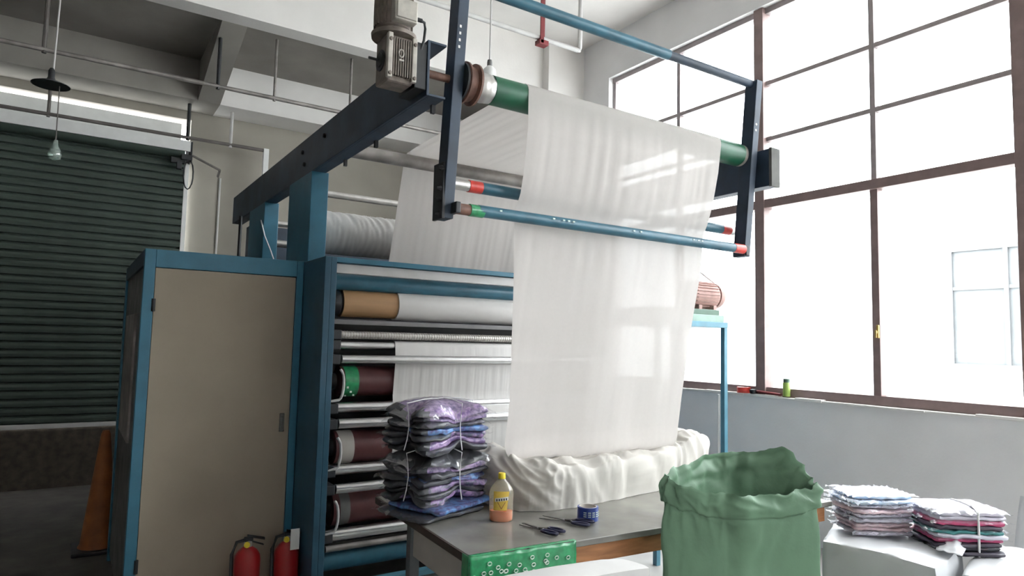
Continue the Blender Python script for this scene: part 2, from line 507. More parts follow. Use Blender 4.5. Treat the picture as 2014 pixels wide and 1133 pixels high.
# ---- outside: the neighbouring building
bld = thing('building', (13, 2, -.1), 'pale building across the yard seen through the window', 'building')
ob('facade_wall', G().box((13, -14, -.1), (14, 18, 4.6)), 'facade', bld)
c0, c1 = at(1866, 490, 'X', 13), at(1866, 722, 'X', 13)
for k in range(3):
    wy = c0.y - 1.75 - k * 4.2
    fr = ob('window_frame', G().box((12.93, wy, c1.z), (13, wy + 1.75, c1.z + .07)).box((12.93, wy, c0.z - .07), (13, wy + 1.75, c0.z))
            .box((12.93, wy, c1.z + .07), (13, wy + .07, c0.z - .07)).box((12.93, wy + 1.68, c1.z + .07), (13, wy + 1.75, c0.z - .07))
            .box((12.93, wy + .83, c1.z + .07), (13, wy + .90, c0.z - .07)).box((12.94, wy + .07, c0.z - .75), (13, wy + .83, c0.z - .69))
            .box((12.94, wy + .90, c0.z - .75), (13, wy + 1.68, c0.z - .69)), 'facadeframe', bld)
    for a, b in ((.07, .83), (.90, 1.68)):
        ob('pane', G().box((12.97, wy + a, c1.z + .07), (12.99, wy + b, c0.z - .75)), 'facadeglass', fr)
        ob('pane', G().box((12.97, wy + a, c0.z - .69), (12.99, wy + b, c0.z - .07)), 'facadeglass', fr)
p = at(1640, 750, 'X', 9.5)
ob('tarp_heap', soft([(9.2, p.y - .9), (10.2, p.y - .9), (10.2, p.y + 1.3), (9.2, p.y + 1.3)], -.1, 1.45, 10, .3, .16, 1.6, 4), 'facade', smooth=60,
   label='pale covered heap standing in the yard outside', cat='heap')

# =================================================================== FAR BAY
sh = thing('roller_shutter', (-1.15, 8.42, .62), 'dark green roller shutter pulled down on the far wall', 'shutter')
SX0, SX1 = -3.25, 0.985
n_sl = 36
pitch = (3.66 - .66) / n_sl
sl = None
for k in range(n_sl):
    z = .66 + k * pitch
    if sl is None:
        g = G()
        pr_ = [(.0, 0), (-.028, .012), (-.034, pitch * .5), (-.028, pitch - .016), (-.004, pitch - .002), (-.004, pitch + .012), (.006, pitch + .012), (.012, pitch - .002), (.012, 0)]
        g.prism([(SX0, 8.43 + a, z + b) for a, b in pr_], [(SX1, 8.43 + a, z + b) for a, b in pr_])
        sl = ob('slat', g, 'slat', sh)
        sp0 = WPOS[sl.name].copy()
    else:
        again(sl, sp0 + Vector((0, 0, k * pitch)), sh)
ob('bottom_bar', G().box((SX0, 8.385, .615), (SX1, 8.445, .66)), 'palepipe', sh, bevel=.004, label='pale bottom bar')
ob('guide_rail', G().box((SX1, 8.40, .61), (1.03, 8.46, 3.72)), 'whitepaint', sh, bevel=.003, label='white side rail')
ob('roll', G().tube([(SX0, 8.36, 3.68), (SX1 - .02, 8.36, 3.68)], .085, 20), 'slat', sh, smooth=40)
br = ob('end_bracket', G().box((SX1 - .06, 8.22, 3.56), (SX1 + .05, 8.47, 3.62)).box((SX1 + .03, 8.25, 3.55), (SX1 + .05, 8.47, 3.78))
        .box((SX1 - .16, 8.26, 3.52), (SX1 - .02, 8.32, 3.58)).box((SX1 - .1, 8.24, 3.45), (SX1 - .05, 8.30, 3.53)), 'soot', sh, bevel=.003)
ch = []
for k in range(15):
    t = k / 14 * 2 * math.pi
    ch.append((SX1 + .02 + .05 * math.sin(t), 8.24, 3.40 + .17 * math.cos(t)))
ob('pull_chain', G().tube(ch, .008, 6), 'soot', br, smooth=60)
ob('hood_plate', G().box((SX0, 8.30, 3.765), (1.03, 8.47, 3.785)), 'whitepaint', sh, bevel=.002, label='pale plate over the roll')
ob('crank_rod', G().tube([(SX1 + .05, 8.24, 3.62), (1.33, 8.24, 3.50)], .014, 8).tube([(1.33, 8.24, 3.50), (1.34, 8.40, 3.46)], .014, 8), 'darkpipe', sh, smooth=40)
ob('fascia', G().box((SX0, 8.255, 3.665), (1.03, 8.27, 3.785)), 'whitepaint', sh, bevel=.002, label='pale strip above the slats')
board = ob('board', G().box((OX0, 8.56, 3.70), (.945, 8.60, 4.055)), 'whitepaint', bevel=.003, label='white infill board above the roller shutter with light at its edge', cat='board')
ob('conduit', G().tube([(1.38, 8.485, 3.46), (1.38, 8.485, .3)], .012, 8), 'palepipe', smooth=40, label='thin conduit down the wall right of the shutter', cat='conduit')

# ---- overhead pipes
def pipe_with_rods(name, y, z, x0, x1, r, m, rods, top, label, elbow=None, rodm='palepipe'):
    t = thing(name, (x0, y, z), label, 'pipe')
    pts = [(x0, y, z), (x1, y, z)]
    ob('pipe_run', G().tube(pts, r, 12), m, t, smooth=40)
    if elbow:
        ob('riser', G().tube([(x1 - .001, y, z), (x1 + .02, y, z + .005), (x1 + .03, y, z + .03), (x1 + .03, y, elbow)], r * 1.0, 12), m, t, smooth=50)
    for x, mm, rr_ in rods:
        ob('hanger_rod', G().tube([(x, y, z - r - .01), (x, y, top)], rr_, 8), mm, t, smooth=40)
    return t


pA = pipe_with_rods('sprinkler_pipe', 5.07, 4.5, -4.9, 4.03, .022, 'palepipe', [], 5.3, 'pale sprinkler pipe turning up to the white ceiling', elbow=5.3)
hx = at(1062, 80, 'Y', 5.07).x
ob('hanger', G().box((hx - .02, 5.03, 4.44), (hx + .02, 5.045, 5.3)).box((hx + .05, 5.095, 4.46), (hx + .075, 5.11, 5.3)).box((hx - .03, 5.03, 4.43), (hx + .075, 5.11, 4.475)),
   'redpaint', pA, bevel=.003, label='dark red pipe hanger')
PY = 6.98
pipe_with_rods('sprinkler_pipe', PY, at(430, 170, 'Y', PY).z, -4.9, 4.9, .021, 'galv',
               [(at(90, 60, 'Y', PY).x, 'darkpipe', .018), (at(431, 130, 'Y', PY).x, 'soot', .018), (at(541, 160, 'Y', PY).x, 'galv', .014), (2.4, 'galv', .014)],
               4.66, 'grey pipe on hanger rods below the far-bay ceiling')
pbz = at(365, 270, 'Y', 8.22).z
pB = pipe_with_rods('service_pipe', 8.22, pbz, -4.9, at(520, 300, 'Y', 8.22).x, .02, 'darkpipe',
                    [(at(97, 200, 'Y', 8.22).x, 'darkpipe', .016), (at(371, 240, 'Y', 8.22).x, 'soot', .02), (at(455, 255, 'Y', 8.22).x, 'palepipe', .018)],
                    4.2, 'dark pipe hanging across the top of the roller shutter')
px_ = at(523, 300, 'Y', 8.22).x
ob('drop_leg', G().box((px_ - .03, 8.19, 2.3), (px_ + .03, 8.25, pbz + .02)), 'whitepaint', pB, bevel=.003, label='white vertical end piece')

# ---- pendant lamps
lp = at(100, 165, 'Y', 6.0)
L1 = thing('pendant_lamp', (lp.x, lp.y, lp.z - .6), 'unlit pendant lamp with dark disc shade before the roller shutter', 'lamp')
ob('cord', G().tube([(lp.x + .03, lp.y, 5.3), (lp.x + .01, lp.y, lp.z + .1)], .006, 8), 'palepipe', L1)
ob('socket', G().lathe([(.012, .12), (.022, .10), (.022, .05), (.035, .02), (.035, 0)], lp, (0, 0, 1), 16), 'soot', L1, smooth=40)
ob('shade', G().lathe([(.03, .02), (.09, .008), (.125, -.008), (.125, -.012), (.03, -.005)], lp, (0, 0, 1), 28), 'soot', L1, smooth=50)
ob('wire', G().tube([(lp.x + .055, lp.y, lp.z), (lp.x + .058, lp.y, lp.z - .43)], .004, 6), 'darkpipe', L1)
ob('bulb', G().lathe([(.014, 0), (.018, -.04), (.036, -.075), (.046, -.11), (.036, -.14), (.01, -.155)], (lp.x + .058, lp.y, lp.z - .42), (0, 0, 1), 18), 'bulb', L1, smooth=60)
lp = at(963, 130, 'Y', 4.6)
L2 = thing('pendant_lamp', (lp.x, lp.y, lp.z - .1), 'white pendant lamp holder hanging behind the green roller', 'lamp')
ob('cord', G().tube([(lp.x, lp.y, 5.3), (lp.x, lp.y, lp.z + .03)], .007, 8), 'palepipe', L2)
ob('socket', G().lathe([(.018, .05), (.022, .03), (.022, 0), (.02, -.01)], lp, (0, 0, 1), 16), 'greypl', L2, smooth=40)
ob('shade', G().lathe([(.02, 0), (.05, -.03), (.055, -.08), (.115, -.14), (.112, -.143), (.02, -.06)], lp, (0, 0, 1), 24), 'whitepaint', L2, smooth=50)

# =================================================================== THE PRINTING MACHINE
mc = thing('printing_machine', (2.3, 5.2, 0), 'large blue heat-transfer printing machine with stacked rollers', 'machine')
# side frames and the cabinet-side panel
ob('side_panel', G().box((1.2, 3.79, 0), (1.235, 4.2, 2.07)).box((1.235, 3.79, 0), (1.27, 3.80, 2.07)), 'shadeblue', mc, bevel=.003)
ob('side_frame', G().box((1.2, 4.2, 0), (1.235, 6.6, 2.07)), 'navy', mc)
ob('side_frame', G().box((3.36, 3.85, 0), (3.42, 6.6, 2.07)), 'navy', mc)
ob('column', G().box((1.2, 4.14, 2.07), (1.308, 4.65, 2.64)), 'blue', mc, bevel=.004)
ob('column', G().box((1.2, 5.35, 2.07), (1.308, 5.87, 2.64)), 'blue', mc, bevel=.004)
ob('column', G().box((3.40, 4.14, 2.07), (3.50, 4.65, 2.57)), 'blue', mc, bevel=.004)
ob('column', G().box((3.40, 5.35, 2.07), (3.50, 5.87, 2.57)), 'blue', mc, bevel=.004)
# C-section arm on the left, box arm on the right
arm = ob('arm_beam', G().box((1.2, 2.53, 2.637), (1.212, 6.6, 2.88)).box((1.212, 2.53, 2.637), (1.29, 6.6, 2.647)).box((1.212, 2.53, 2.87), (1.29, 6.6, 2.88)), 'navy', mc, bevel=.002)
for yb, zb in ((4.35, 2.80), (4.30, 2.71), (3.9, 2.80)):
    ob('bolt', G().lathe([(.014, 0), (.014, .012), (.008, .016)], (1.2, yb, zb), (-1, 0, 0), 6), 'soot', arm)
for yb in (2.62, 3.28, 3.75):
    ob('bolt', G().box((1.272, yb, 2.60), (1.29, yb + .018, 2.637)), 'soot', arm)
arm2 = ob('arm_beam', G().box((3.42, 2.46, 2.565), (3.50, 6.6, 2.79)), 'navy', mc, bevel=.003)
ob('end_cap', G().box((3.42, 2.44, 2.56), (3.502, 2.46, 2.795)), 'dirt', arm2, bevel=.003)
ob('cross_beam', G().box((1.308, 6.3, 2.3), (3.42, 6.5, 2.6)), 'navy', mc)
# front top rails
ob('top_rail', G().box((1.235, 3.83, 2.045), (3.36, 3.90, 2.075)), 'blue', mc, bevel=.002)
ob('rail_strip', G().box((1.235, 3.86, 1.985), (3.36, 3.90, 2.04)), 'palepipe', mc, bevel=.002)
ob('rail_tube', G().tube([(1.235, 3.98, 1.945), (3.36, 3.98, 1.945)], .052, 18), 'tube', mc, smooth=40)
ob('low_tube', G().tube([(1.235, 3.96, .31), (3.36, 3.96, .31)], .065, 18), 'tube', mc, smooth=40)
ob('low_rail', G().box((1.235, 3.84, .16), (3.36, 3.90, .19)), 'stand', mc, bevel=.002)
ob('low_rail', G().box((1.235, 3.84, .03), (3.36, 3.90, .06)), 'stand', mc, bevel=.002)
ob('drum', G().lathe([(.05, 0), (.74, .01), (.78, .03), (.78, 2.08), (.74, 2.1), (.05, 2.1)], (1.25, 5.2, 1.12), (1, 0, 0), 48), 'soot', mc, smooth=40)
ob('dark_interior_sheet', G().box((1.24, 4.30, .3), (3.36, 4.34, 1.95)), 'black', mc)  # black sheet added for the darkness inside the machine


def bar(name, z, r, m, x0=1.29, x1=3.34, y=4.0, n=18):
    return ob(name, G().tube([(x0, y, z), (x1, y, z)], r, n), m, mc, smooth=40)


# rollers, top to bottom
bar('ribbed_shaft', 1.622, .022, 'silver', 1.33, 3.34, 3.93)
g = G()
for k in range(110):
    g.lathe([(.025, 0), (.025, .006)], (1.34 + k * .0175, 3.93, 1.622), (1, 0, 0), 10)
ob('rib', g, 'castlight', mc, kind='stuff')
bar('guide_roller', 1.562, .026, 'chrome', 1.33, 3.34, 3.95)
bar('guide_roller', 1.478, .024, 'chrome', 1.35, 3.34, 3.88)
r2 = bar('press_roller', 1.340, .092, 'maroon', 1.38, 3.34, 4.02, 28)
ob('tape_band', G().tube([(1.40, 4.02, 1.340), (1.485, 4.02, 1.340)], .0935, 28), 'greentape', r2, smooth=40, label='green tape band')
for k in range(9):
    a = math.radians(200 + k * 14 + (k % 3) * 5)
    c = Vector((1.415 + (k % 3) * .025, 4.02 + .0945 * math.cos(a), 1.340 - .0945 * math.sin(a) * -1))
    if c.y < 4.0:
        ob('tape_print', G().box(c - Vector((.006, .002, .006)), c + Vector((.006, .002, .006))), 'whitemark', r2)
bar('guide_roller', 1.19, .030, 'chrome', 1.31, 3.34, 3.94)
bar('guide_roller', 1.10, .028, 'chrome', 1.35, 3.34, 3.89)
r3 = bar('press_roller', .945, .098, 'maroon', 1.36, 3.34, 4.02, 28)
ob('clear_tape', G().tube([(1.38, 4.02, .945), (1.47, 4.02, .945)], .0995, 28), 'apron', r3, smooth=40, label='yellowed clear tape band')
bar('guide_roller', .825, .030, 'chrome', 1.31, 3.34, 3.94)
bar('guide_roller', .725, .028, 'chrome', 1.35, 3.34, 3.89)
r4 = bar('press_roller', .585, .10, 'maroon', 1.36, 3.34, 4.02, 28)
ob('clear_tape', G().tube([(1.40, 4.02, .585), (1.46, 4.02, .585)], .1015, 28), 'dirt', r4, smooth=40, label='dull tape band')
bar('guide_roller', .455, .036, 'chrome', 1.30, 3.34, 3.92)
bar('threaded_shaft', .385, .018, 'galv', 1.31, 3.34, 3.90)
for z, r, y in ((1.340, .075, 4.02), (.945, .08, 4.02), (.585, .08, 4.02)):
    ob('end_hub', G().lathe([(r, 0), (r, .02), (.05, .04), (.05, .12)], (1.24, y, z), (1, 0, 0), 24), 'black', mc, smooth=40)
    hp = []
    for k in range(12):
        t = math.radians(-100 + k * 16)
        hp.append((1.345, y - .10 - .02 * math.cos(t), z + .085 * math.sin(t)))
    ob('air_hose', G().tube([(1.27, 3.87, z - .11)] + [(1.335 + .03 * math.cos(math.radians(-80 + k * 20)), 3.86, z - .01 + .09 * math.sin(math.radians(-80 + k * 20))) for k in range(9)], .008, 8), 'palepipe', mc, smooth=60)
for z in (1.622, 1.562, 1.478, 1.10, 1.19, .825, .725, .455):
    ob('bearing_block', G().box((1.236, 3.86, z - .03), (1.34, 3.99, z + .028)), 'soot', mc, bevel=.006)
ob('tray', G().prism([(1.24, 3.93, 1.685), (3.34, 3.93, 1.685), (3.34, 4.25, 1.70), (1.24, 4.25, 1.70)],
                     [(1.24, 3.93, 1.712), (3.34, 3.93, 1.712), (3.34, 4.25, 1.73), (1.24, 4.25, 1.73)]), 'greypl', mc)
# big wrapped roller on top, guide bars behind
wr = G()
def wrf(u, v):
    a = v * 2 * math.pi
    x = 1.33 + u * 2.0
    r = .148 + .007 * (1 - 2 * abs(nz(x * 24 + a * 1.1, a * .6, 2))) * max(0, math.sin(a + .4)) + .002 * nz(x * 40, a, 2)
    return Vector((x, 4.62 - r * math.cos(a), 2.335 + r * math.sin(a)))
wr.grid(lambda u, v: wrf(v, u), 40, 260, wrap=True)
ob('wrapped_roller', wr, 'paper', mc, smooth=60)
ob('wrapped_roller_shaft', G().tube([(1.235, 4.62, 2.335), (3.42, 4.62, 2.335)], .04, 16), 'dirt', mc, smooth=40)
ob('guide_bar', G().tube([(1.308, 4.72, 2.632), (3.42, 4.72, 2.632)], .024, 14), 'silver', mc, smooth=40)
ob('guide_bar', G().tube([(1.308, 5.6, 2.52), (3.42, 5.6, 2.52)], .024, 14), 'silver', mc, smooth=40)
ob('guide_bar', G().tube([(1.308, 5.62, 2.36), (3.42, 5.62, 2.36)], .03, 14), 'silver', mc, smooth=40)
ob('lift_pipe', G().tube([(1.29, 4.0, 2.768), (3.42, 4.0, 2.768)], .042, 20), 'galv', mc, smooth=40, label='dull grey pipe under the cloth')
ob('cable', G().tube([(1.19, 5.40, 2.50), (1.19, 5.25, 2.36), (1.20, 5.1, 2.24), (1.21, 4.98, 2.13), (1.21, 4.95, 2.08)], .005, 6), 'string', mc, smooth=60, label='thin white cord')
ob('conduit', G().tube([(1.16, 6.02, 2.07), (1.16, 6.02, 2.62)], .014, 8), 'soot', mc, smooth=40)

# ---- swing frame: posts, top bar, tubes
def post(x, y_top, z_top, y_bot, z_bot, nm):
    dy = (y_bot - y_top)
    w_, d_ = .026, .042
    g = G()
    g.prism([(x - w_, y_bot - d_, z_bot), (x + w_, y_bot - d_, z_bot), (x + w_, y_bot + d_, z_bot), (x - w_, y_bot + d_, z_bot)],
            [(x - w_, y_top - d_, z_top), (x + w_, y_top - d_, z_top), (x + w_, y_top + d_, z_top), (x - w_, y_top + d_, z_top)])
    return ob(nm, g, 'navy', mc, bevel=.003)


PL = post(1.365, 2.552, 3.24, 2.655, 2.14, 'frame_post')
PR = post(3.36, 2.515, 3.20, 2.612, 2.145, 'frame_post')
def post_y(z, yt, zt, yb, zb):
    return yt + (yb - yt) * (zt - z) / (zt - zb)
for z in (2.985, 2.955, 2.925, 2.895):
    yv = post_y(z, 2.552, 3.24, 2.655, 2.14)
    ob('slot', G().box((1.352, yv - .0435, z - .006), (1.361, yv - .0405, z + .006)), 'whitepaint', PL, label='pale bolt slot')
for z in (2.935, 2.90):
    yv = post_y(z, 2.515, 3.20, 2.612, 2.145)
    ob('slot', G().lathe([(.007, 0), (.007, .003)], (3.355, yv - .041, z), (0, -1, 0), 10), 'whitepaint', PR, label='pale bolt hole')
for z in (2.36, 2.27, 2.22, 2.16):
    yv = post_y(z, 2.552, 3.24, 2.655, 2.14)
    ob('bolt', G().lathe([(.012, 0), (.012, .014), (.006, .03)], (1.339, yv - .02, z), (-1, 0, 0), 6), 'soot', PL)
ob('foot_plate', G().box((1.330, 2.605, 2.135), (1.345, 2.700, 2.39)), 'soot', PL, bevel=.003)
ob('top_bar', G().tube([(1.34, 2.55, 3.20), (2.65, 2.535, 3.193)], .028, 18), 'tube', mc, smooth=40)
ob('top_bar_tail', G().tube([(2.64, 2.535, 3.193), (3.38, 2.52, 3.185)], .024, 18), 'navy', mc, smooth=40)

# ---- green draw roller on its shaft
RY, RZc, RR = 2.60, 2.762, .067
ob('drive_shaft', G().tube([(1.16, RY, RZc), (1.45, RY, RZc)], .018, 16), 'rust', mc, smooth=40)
ro = ob('draw_roller', G().lathe([(.02, 0), (RR, .004), (RR, 1.76), (.02, 1.765)], (1.55, RY, RZc), (1, 0, 0), 40), 'green', mc, smooth=40)
ob('pulley', G().lathe([(.03, 0), (.085, .002), (.095, .008), (.095, .016), (.078, .024), (.078, .05), (.095, .058), (.095, .068), (.03, .07)], (1.40, RY, RZc), (1, 0, 0), 40), 'rust', ro, smooth=35)
ob('pulley_face', G().lathe([(.02, 0), (.088, .002), (.088, .012), (.02, .014)], (1.391, RY, RZc), (1, 0, 0), 32), 'soot', ro, smooth=35)
fo = G()
fo.grid(lambda u, v: Vector((1.47 + v * .09, RY + (.063 + .004 * nz(u * 14, v * 5, 1) + .005 * math.sin(v * 3.1)) * math.cos(u * 6.283),
                             RZc + (.063 + .004 * nz(u * 14, v * 5, 1) + .005 * math.sin(v * 3.1)) * math.sin(u * 6.283))), 40, 10, wrap=True)
ob('foil_sleeve', fo, 'silver', ro, smooth=30)
ob('end_ring', G().lathe([(.03, 0), (.062, .002), (.066, .03), (.03, .032)], (3.305, RY, RZc), (1, 0, 0), 32), 'castlight', ro, smooth=35)
ob('stub_shaft', G().tube([(3.31, RY, RZc), (3.42, RY, RZc)], .018, 14), 'rust', ro, smooth=40)

# ---- guide tubes at the post feet
ft = ob('guide_tube', G().tube([(1.50, 2.585, 2.186), (3.25, 2.572, 2.186)], .027, 20), 'tube', mc, smooth=40)
ob('tube_end', G().tube([(1.385, 2.586, 2.183), (1.46, 2.586, 2.183)], .025, 18), 'rust', ft, smooth=40, label='brown tube end')
ob('tape_band', G().tube([(1.455, 2.586, 2.184), (1.525, 2.586, 2.184)], .0278, 18), 'greentape', ft, smooth=40, label='green tape band')
ob('tape_band', G().tube([(3.235, 2.572, 2.186), (3.325, 2.572, 2.186)], .028, 18), 'redtape', ft, smooth=40, label='red tape band')
for x in (1.60, 1.90, 1.96, 1.99, 2.02, 2.42, 2.47, 2.87, 2.91, 2.94):
    ob('fleck', G().box((x - .006, 2.5465, 2.190), (x + .006, 2.551, 2.196 + .008 * (x % .1))), 'whitemark', ft, label='pale fleck')
bt = ob('guide_tube', G().tube([(1.575, 2.70, 2.322), (3.30, 2.69, 2.316)], .028, 20), 'tube', mc, smooth=40)
ob('tube_end', G().tube([(1.40, 2.70, 2.322), (1.515, 2.70, 2.322)], .026, 18), 'silver', bt, smooth=40, label='bright bare tube end')
ob('tape_band', G().tube([(1.51, 2.70, 2.322), (1.58, 2.70, 2.322)], .0288, 18), 'redtape', bt, smooth=40, label='red tape band')
ob('tape_band', G().tube([(3.27, 2.69, 2.316), (3.345, 2.69, 2.316)], .0288, 18), 'redtape', bt, smooth=40, label='red tape band')
ob('tube_end', G().tube([(3.34, 2.69, 2.316), (3.385, 2.69, 2.316)], .026, 18), 'silver', bt, smooth=40, label='bright bare tube end')
ob('tube_bracket', G().box((1.345, 2.62, 2.29), (1.40, 2.73, 2.35)), 'soot', PL, bevel=.004)
ob('tube_bracket', G().box((1.375, 2.56, 2.16), (1.40, 2.66, 2.21)), 'soot', PL, bevel=.004)
ob('tube_bracket', G().box((3.34, 2.56, 2.15), (3.37, 2.66, 2.21)), 'soot', PR, bevel=.004)

# ---- gear motor on the arm
gm = ob('gear_box', G().box((1.02, 2.545, 2.668), (1.145, 2.665, 2.868)), 'cast', mc, bevel=.012)
for k in range(8):
    x = 1.045 + k * .0105
    ob('fin', G().box((x, 2.528, 2.69), (x + .005, 2.546, 2.85)), 'cast', gm)
for x in (1.018, 1.127):
    ob('corner_strap', G().box((x, 2.522, 2.675), (x + .022, 2.546, 2.865)), 'castlight', gm, bevel=.004)
    for z in (2.69, 2.835):
        ob('strap_bolt', G().lathe([(.008, 0), (.008, .006), (.004, .008)], (x + .011, 2.522, z), (0, -1, 0), 10), 'cast', gm)
# cast-in mark on the fins, a ring and a bar
ring = []
for k in range(25):
    t = k / 24 * 2 * math.pi
    ring.append((1.078 + .011 * math.cos(t), 2.526, 2.785 + .016 * math.sin(t)))
ob('cast_mark', G().tube(ring, .0035, 6).box((1.068, 2.522, 2.752), (1.090, 2.53, 2.759)), 'castlight', gm, label='pale cast ring and bar mark')
ob('side_shaft', G().tube([(.965, 2.60, 2.765), (1.02, 2.60, 2.765)], .006, 8), 'soot', gm)
ob('side_ring', G().lathe([(.045, 0), (.045, .006), (.03, .008), (.03, .012)], (1.021, 2.60, 2.765), (-1, 0, 0), 24), 'soot', gm, smooth=35)
ob('mount_plate', G().box((1.145, 2.535, 2.66), (1.2, 2.70, 2.86)), 'soot', gm, bevel=.004)
fl = ob('motor_flange', G().lathe([(.06, 0), (.094, .006), (.096, .022), (.08, .03), (.06, .034)], (1.075, 2.605, 2.866), (0, 0, 1), 36), 'cast', gm, smooth=35)
mo = ob('motor_body', G().lathe([(.06, 0), (.074, .01), (.074, .21), (.066, .225), (.066, .30), (.04, .32)], (1.07, 2.605, 2.898), (0, 0, 1), 36), 'cast', gm, smooth=35)
for k in range(14):
    a = math.radians(150 + k * 15)
    c, s_ = math.cos(a), math.sin(a)
    q = Vector((1.07, 2.605, 0))
    d, e = Vector((c, s_, 0)), Vector((-s_, c, 0))
    lowp = [q + d * .07 + e * .002, q + d * .083 + e * .002, q + d * .083 - e * .002, q + d * .07 - e * .002]
    if not (-0.5 < c < 0.75 and s_ < -.4):
        fg = G().prism([Vector((v.x, v.y, 2.915)) for v in lowp], [Vector((v.x, v.y, 3.10)) for v in lowp])
        ob('motor_fin', fg, 'cast', gm)
tb = ob('terminal_box', G().box((1.03, 2.495, 2.915), (1.135, 2.545, 3.01)), 'castlight', gm, bevel=.008)
ob('box_lid', G().box((1.037, 2.488, 2.922), (1.128, 2.497, 3.003)), 'castlight', gm, bevel=.006)
ob('cable_gland', G().tube([(1.13, 2.525, 2.95), (1.165, 2.525, 2.95)], .009, 10), 'soot', gm)
ob('motor_cable', G().tube([(1.16, 2.525, 2.95), (1.178, 2.525, 2.945), (1.182, 2.525, 2.92), (1.18, 2.53, 2.87), (1.172, 2.54, 2.83)], .006, 8), 'soot', gm, smooth=60)

# =================================================================== PAPER ROLL AND WEBS ON THE MACHINE
pr1 = thing('paper_roll', (2.35, 4.02, 1.72), 'kraft-cored paper roll mounted at the top of the machine front', 'roll')
ob('core_tube', G().lathe([(.06, 0), (.086, .002), (.086, .62), (.06, .622)], (1.372, 4.02, 1.818), (1, 0, 0), 36), 'kraft', pr1, smooth=40, label='brown kraft paper sleeve')
wp = G()
wp.lathe([(.05, 0), (.094, .003), (.0945, .4), (.0935, .9), (.0945, 1.4), (.05, 1.402)], (1.725, 4.02, 1.818), (1, 0, 0), 44)
ob('paper_winding', wp, 'paper', pr1, smooth=40, label='white paper winding')
ob('chuck', G().lathe([(.05, 0), (.083, .003), (.083, .1), (.07, .118), (.02, .12)], (1.255, 4.02, 1.818), (1, 0, 0), 28), 'black', pr1, smooth=35)
ob('chuck_mark', G().prism([(1.295, 3.945, 1.862), (1.312, 3.945, 1.862), (1.3035, 3.941, 1.842)], [(1.295, 3.93, 1.862), (1.312, 3.93, 1.862), (1.3035, 3.93, 1.842)]), 'whitemark', pr1, label='small white triangle')


def sheet(path, xl, xr, amp, freq, seed, nu, nv, warp=0.0, fine=24):
    """cloth along a (y,z) path; xl,xr give edges along the path"""
    pts = [Vector((0, p[0], p[1])) for p in path]
    seg = [0]
    for a, b in zip(pts, pts[1:]):
        seg.append(seg[-1] + (b - a).length)
    def samp(arr, s):
        s *= seg[-1]
        for i in range(len(seg) - 1):
            if s <= seg[i + 1] + 1e-9:
                t = (s - seg[i]) / max(1e-9, seg[i + 1] - seg[i])
                return arr[i] * (1 - t) + arr[i + 1] * t, i
        return arr[-1], len(seg) - 2
    def fn(u, v):
        p, i = samp(pts, v)
        d = (pts[i + 1] - pts[i]).normalized()
        nrm = Vector((0, d.z, -d.y))
        L_, _ = samp(xl, v)
        R_, _ = samp(xr, v)
        A, _ = samp(amp, v)
        x = L_ + (R_ - L_) * u
        w_ = math.sin(x * freq + 2.5 * nz(x * 2.2, v * 1.2, seed)) * .5 + nz(x * 6, v * 1.5, seed + 3) + (.9 if A < .0065 else .9 * (.0065 / A) ** 2.6) * nz(x * fine, v * 2.0, seed + 7)
        q = p + nrm * (A * w_)
        q.x = x + warp * A * nz(x * 4, v * 6, seed + 5)
        return q
    return G().grid(fn, nu, nv)


# paper web over the middle rollers
web = sheet([(3.955, 1.592), (3.92, 1.585), (3.905, 1.47), (3.915, 1.40), (3.93, 1.25), (3.912, 1.16), (3.906, 1.10), (3.91, .95), (3.93, .80)],
            [1.705] * 6 + [1.71] * 3, [3.10] * 9, [.0005] * 2 + [.0008, .0014, .001, .0006, .0006, .0014, .0014], 90, 3, 300, 40, fine=70)
ob('paper_web', web, 'paper', smooth=60, label='white paper web running down over the middle rollers', cat='paper')

# =================================================================== THE WHITE CLOTH
path = [(4.27, 2.02), (4.14, 2.45), (4.055, 2.74), (4.035, 2.79), (4.0, 2.815), (3.9, 2.818), (3.3, 2.822), (2.75, 2.828), (2.62, 2.8315)]
xl = [1.775, 1.775, 1.775, 1.772, 1.77, 1.768, 1.758, 1.748, 1.742]
xr = [3.10] * 9
am = [.006, .005, .003, .001, .001, .003, .004, .002, .001]
for k in range(1, 8):
    a = math.radians(90 + k * 13)
    path.append((RY + (RR + .003) * math.cos(a), RZc + (RR + .003) * math.sin(a)))
    xl.append(1.738 - k * .002)
    xr.append(3.10 - k * .003)
    am.append(.0006)
prof = [(2.60, 2.535, 1.727, 3.060, .0042), (2.5, 2.552, 1.730, 3.053, .006), (2.40, 2.574, 1.735, 3.050, .005), (2.30, 2.605, 1.739, 3.045, .003), (2.25, 2.630, 1.737, 3.043, .002),
        (2.19, 2.640, 1.733, 3.045, .002), (2.1, 2.655, 1.738, 3.055, .005), (2.0, 2.675, 1.752, 3.060, .008), (1.9, 2.698, 1.766, 3.062, .011), (1.8, 2.72, 1.78, 3.064, .013), (1.7, 2.74, 1.793, 3.065, .015),
        (1.6, 2.76, 1.805, 3.067, .017), (1.5, 2.778, 1.817, 3.069, .019), (1.4, 2.795, 1.826, 3.067, .021), (1.3, 2.812, 1.833, 3.063, .022), (1.2, 2.83, 1.835, 3.064, .023),
        (1.12, 2.842, 1.832, 3.062, .020), (1.08, 2.842, 1.833, 3.06, .018), (1.045, 2.842, 1.85, 3.05, .014), (1.015, 2.85, 1.885, 3.04, .012), (.995, 2.88, 1.94, 3.02, .010), (.985, 2.95, 1.98, 3.0, .008)]
for z, y, a, b, A in prof:
    path.append((y, z))
    xl.append(a)
    xr.append(b)
    am.append(A)
cl = sheet(path, xl, xr, am, 11, 1.3, 240, 260, 0.6)
ob('cloth_web', cl, 'cloth', smooth=80, label='sheer white cloth hanging from the green roller down to the table', cat='cloth')

# =================================================================== THE CLOTH HEAP
def ridge(a, b, c):
    return 1 - 2 * abs(nz(a, b, c))


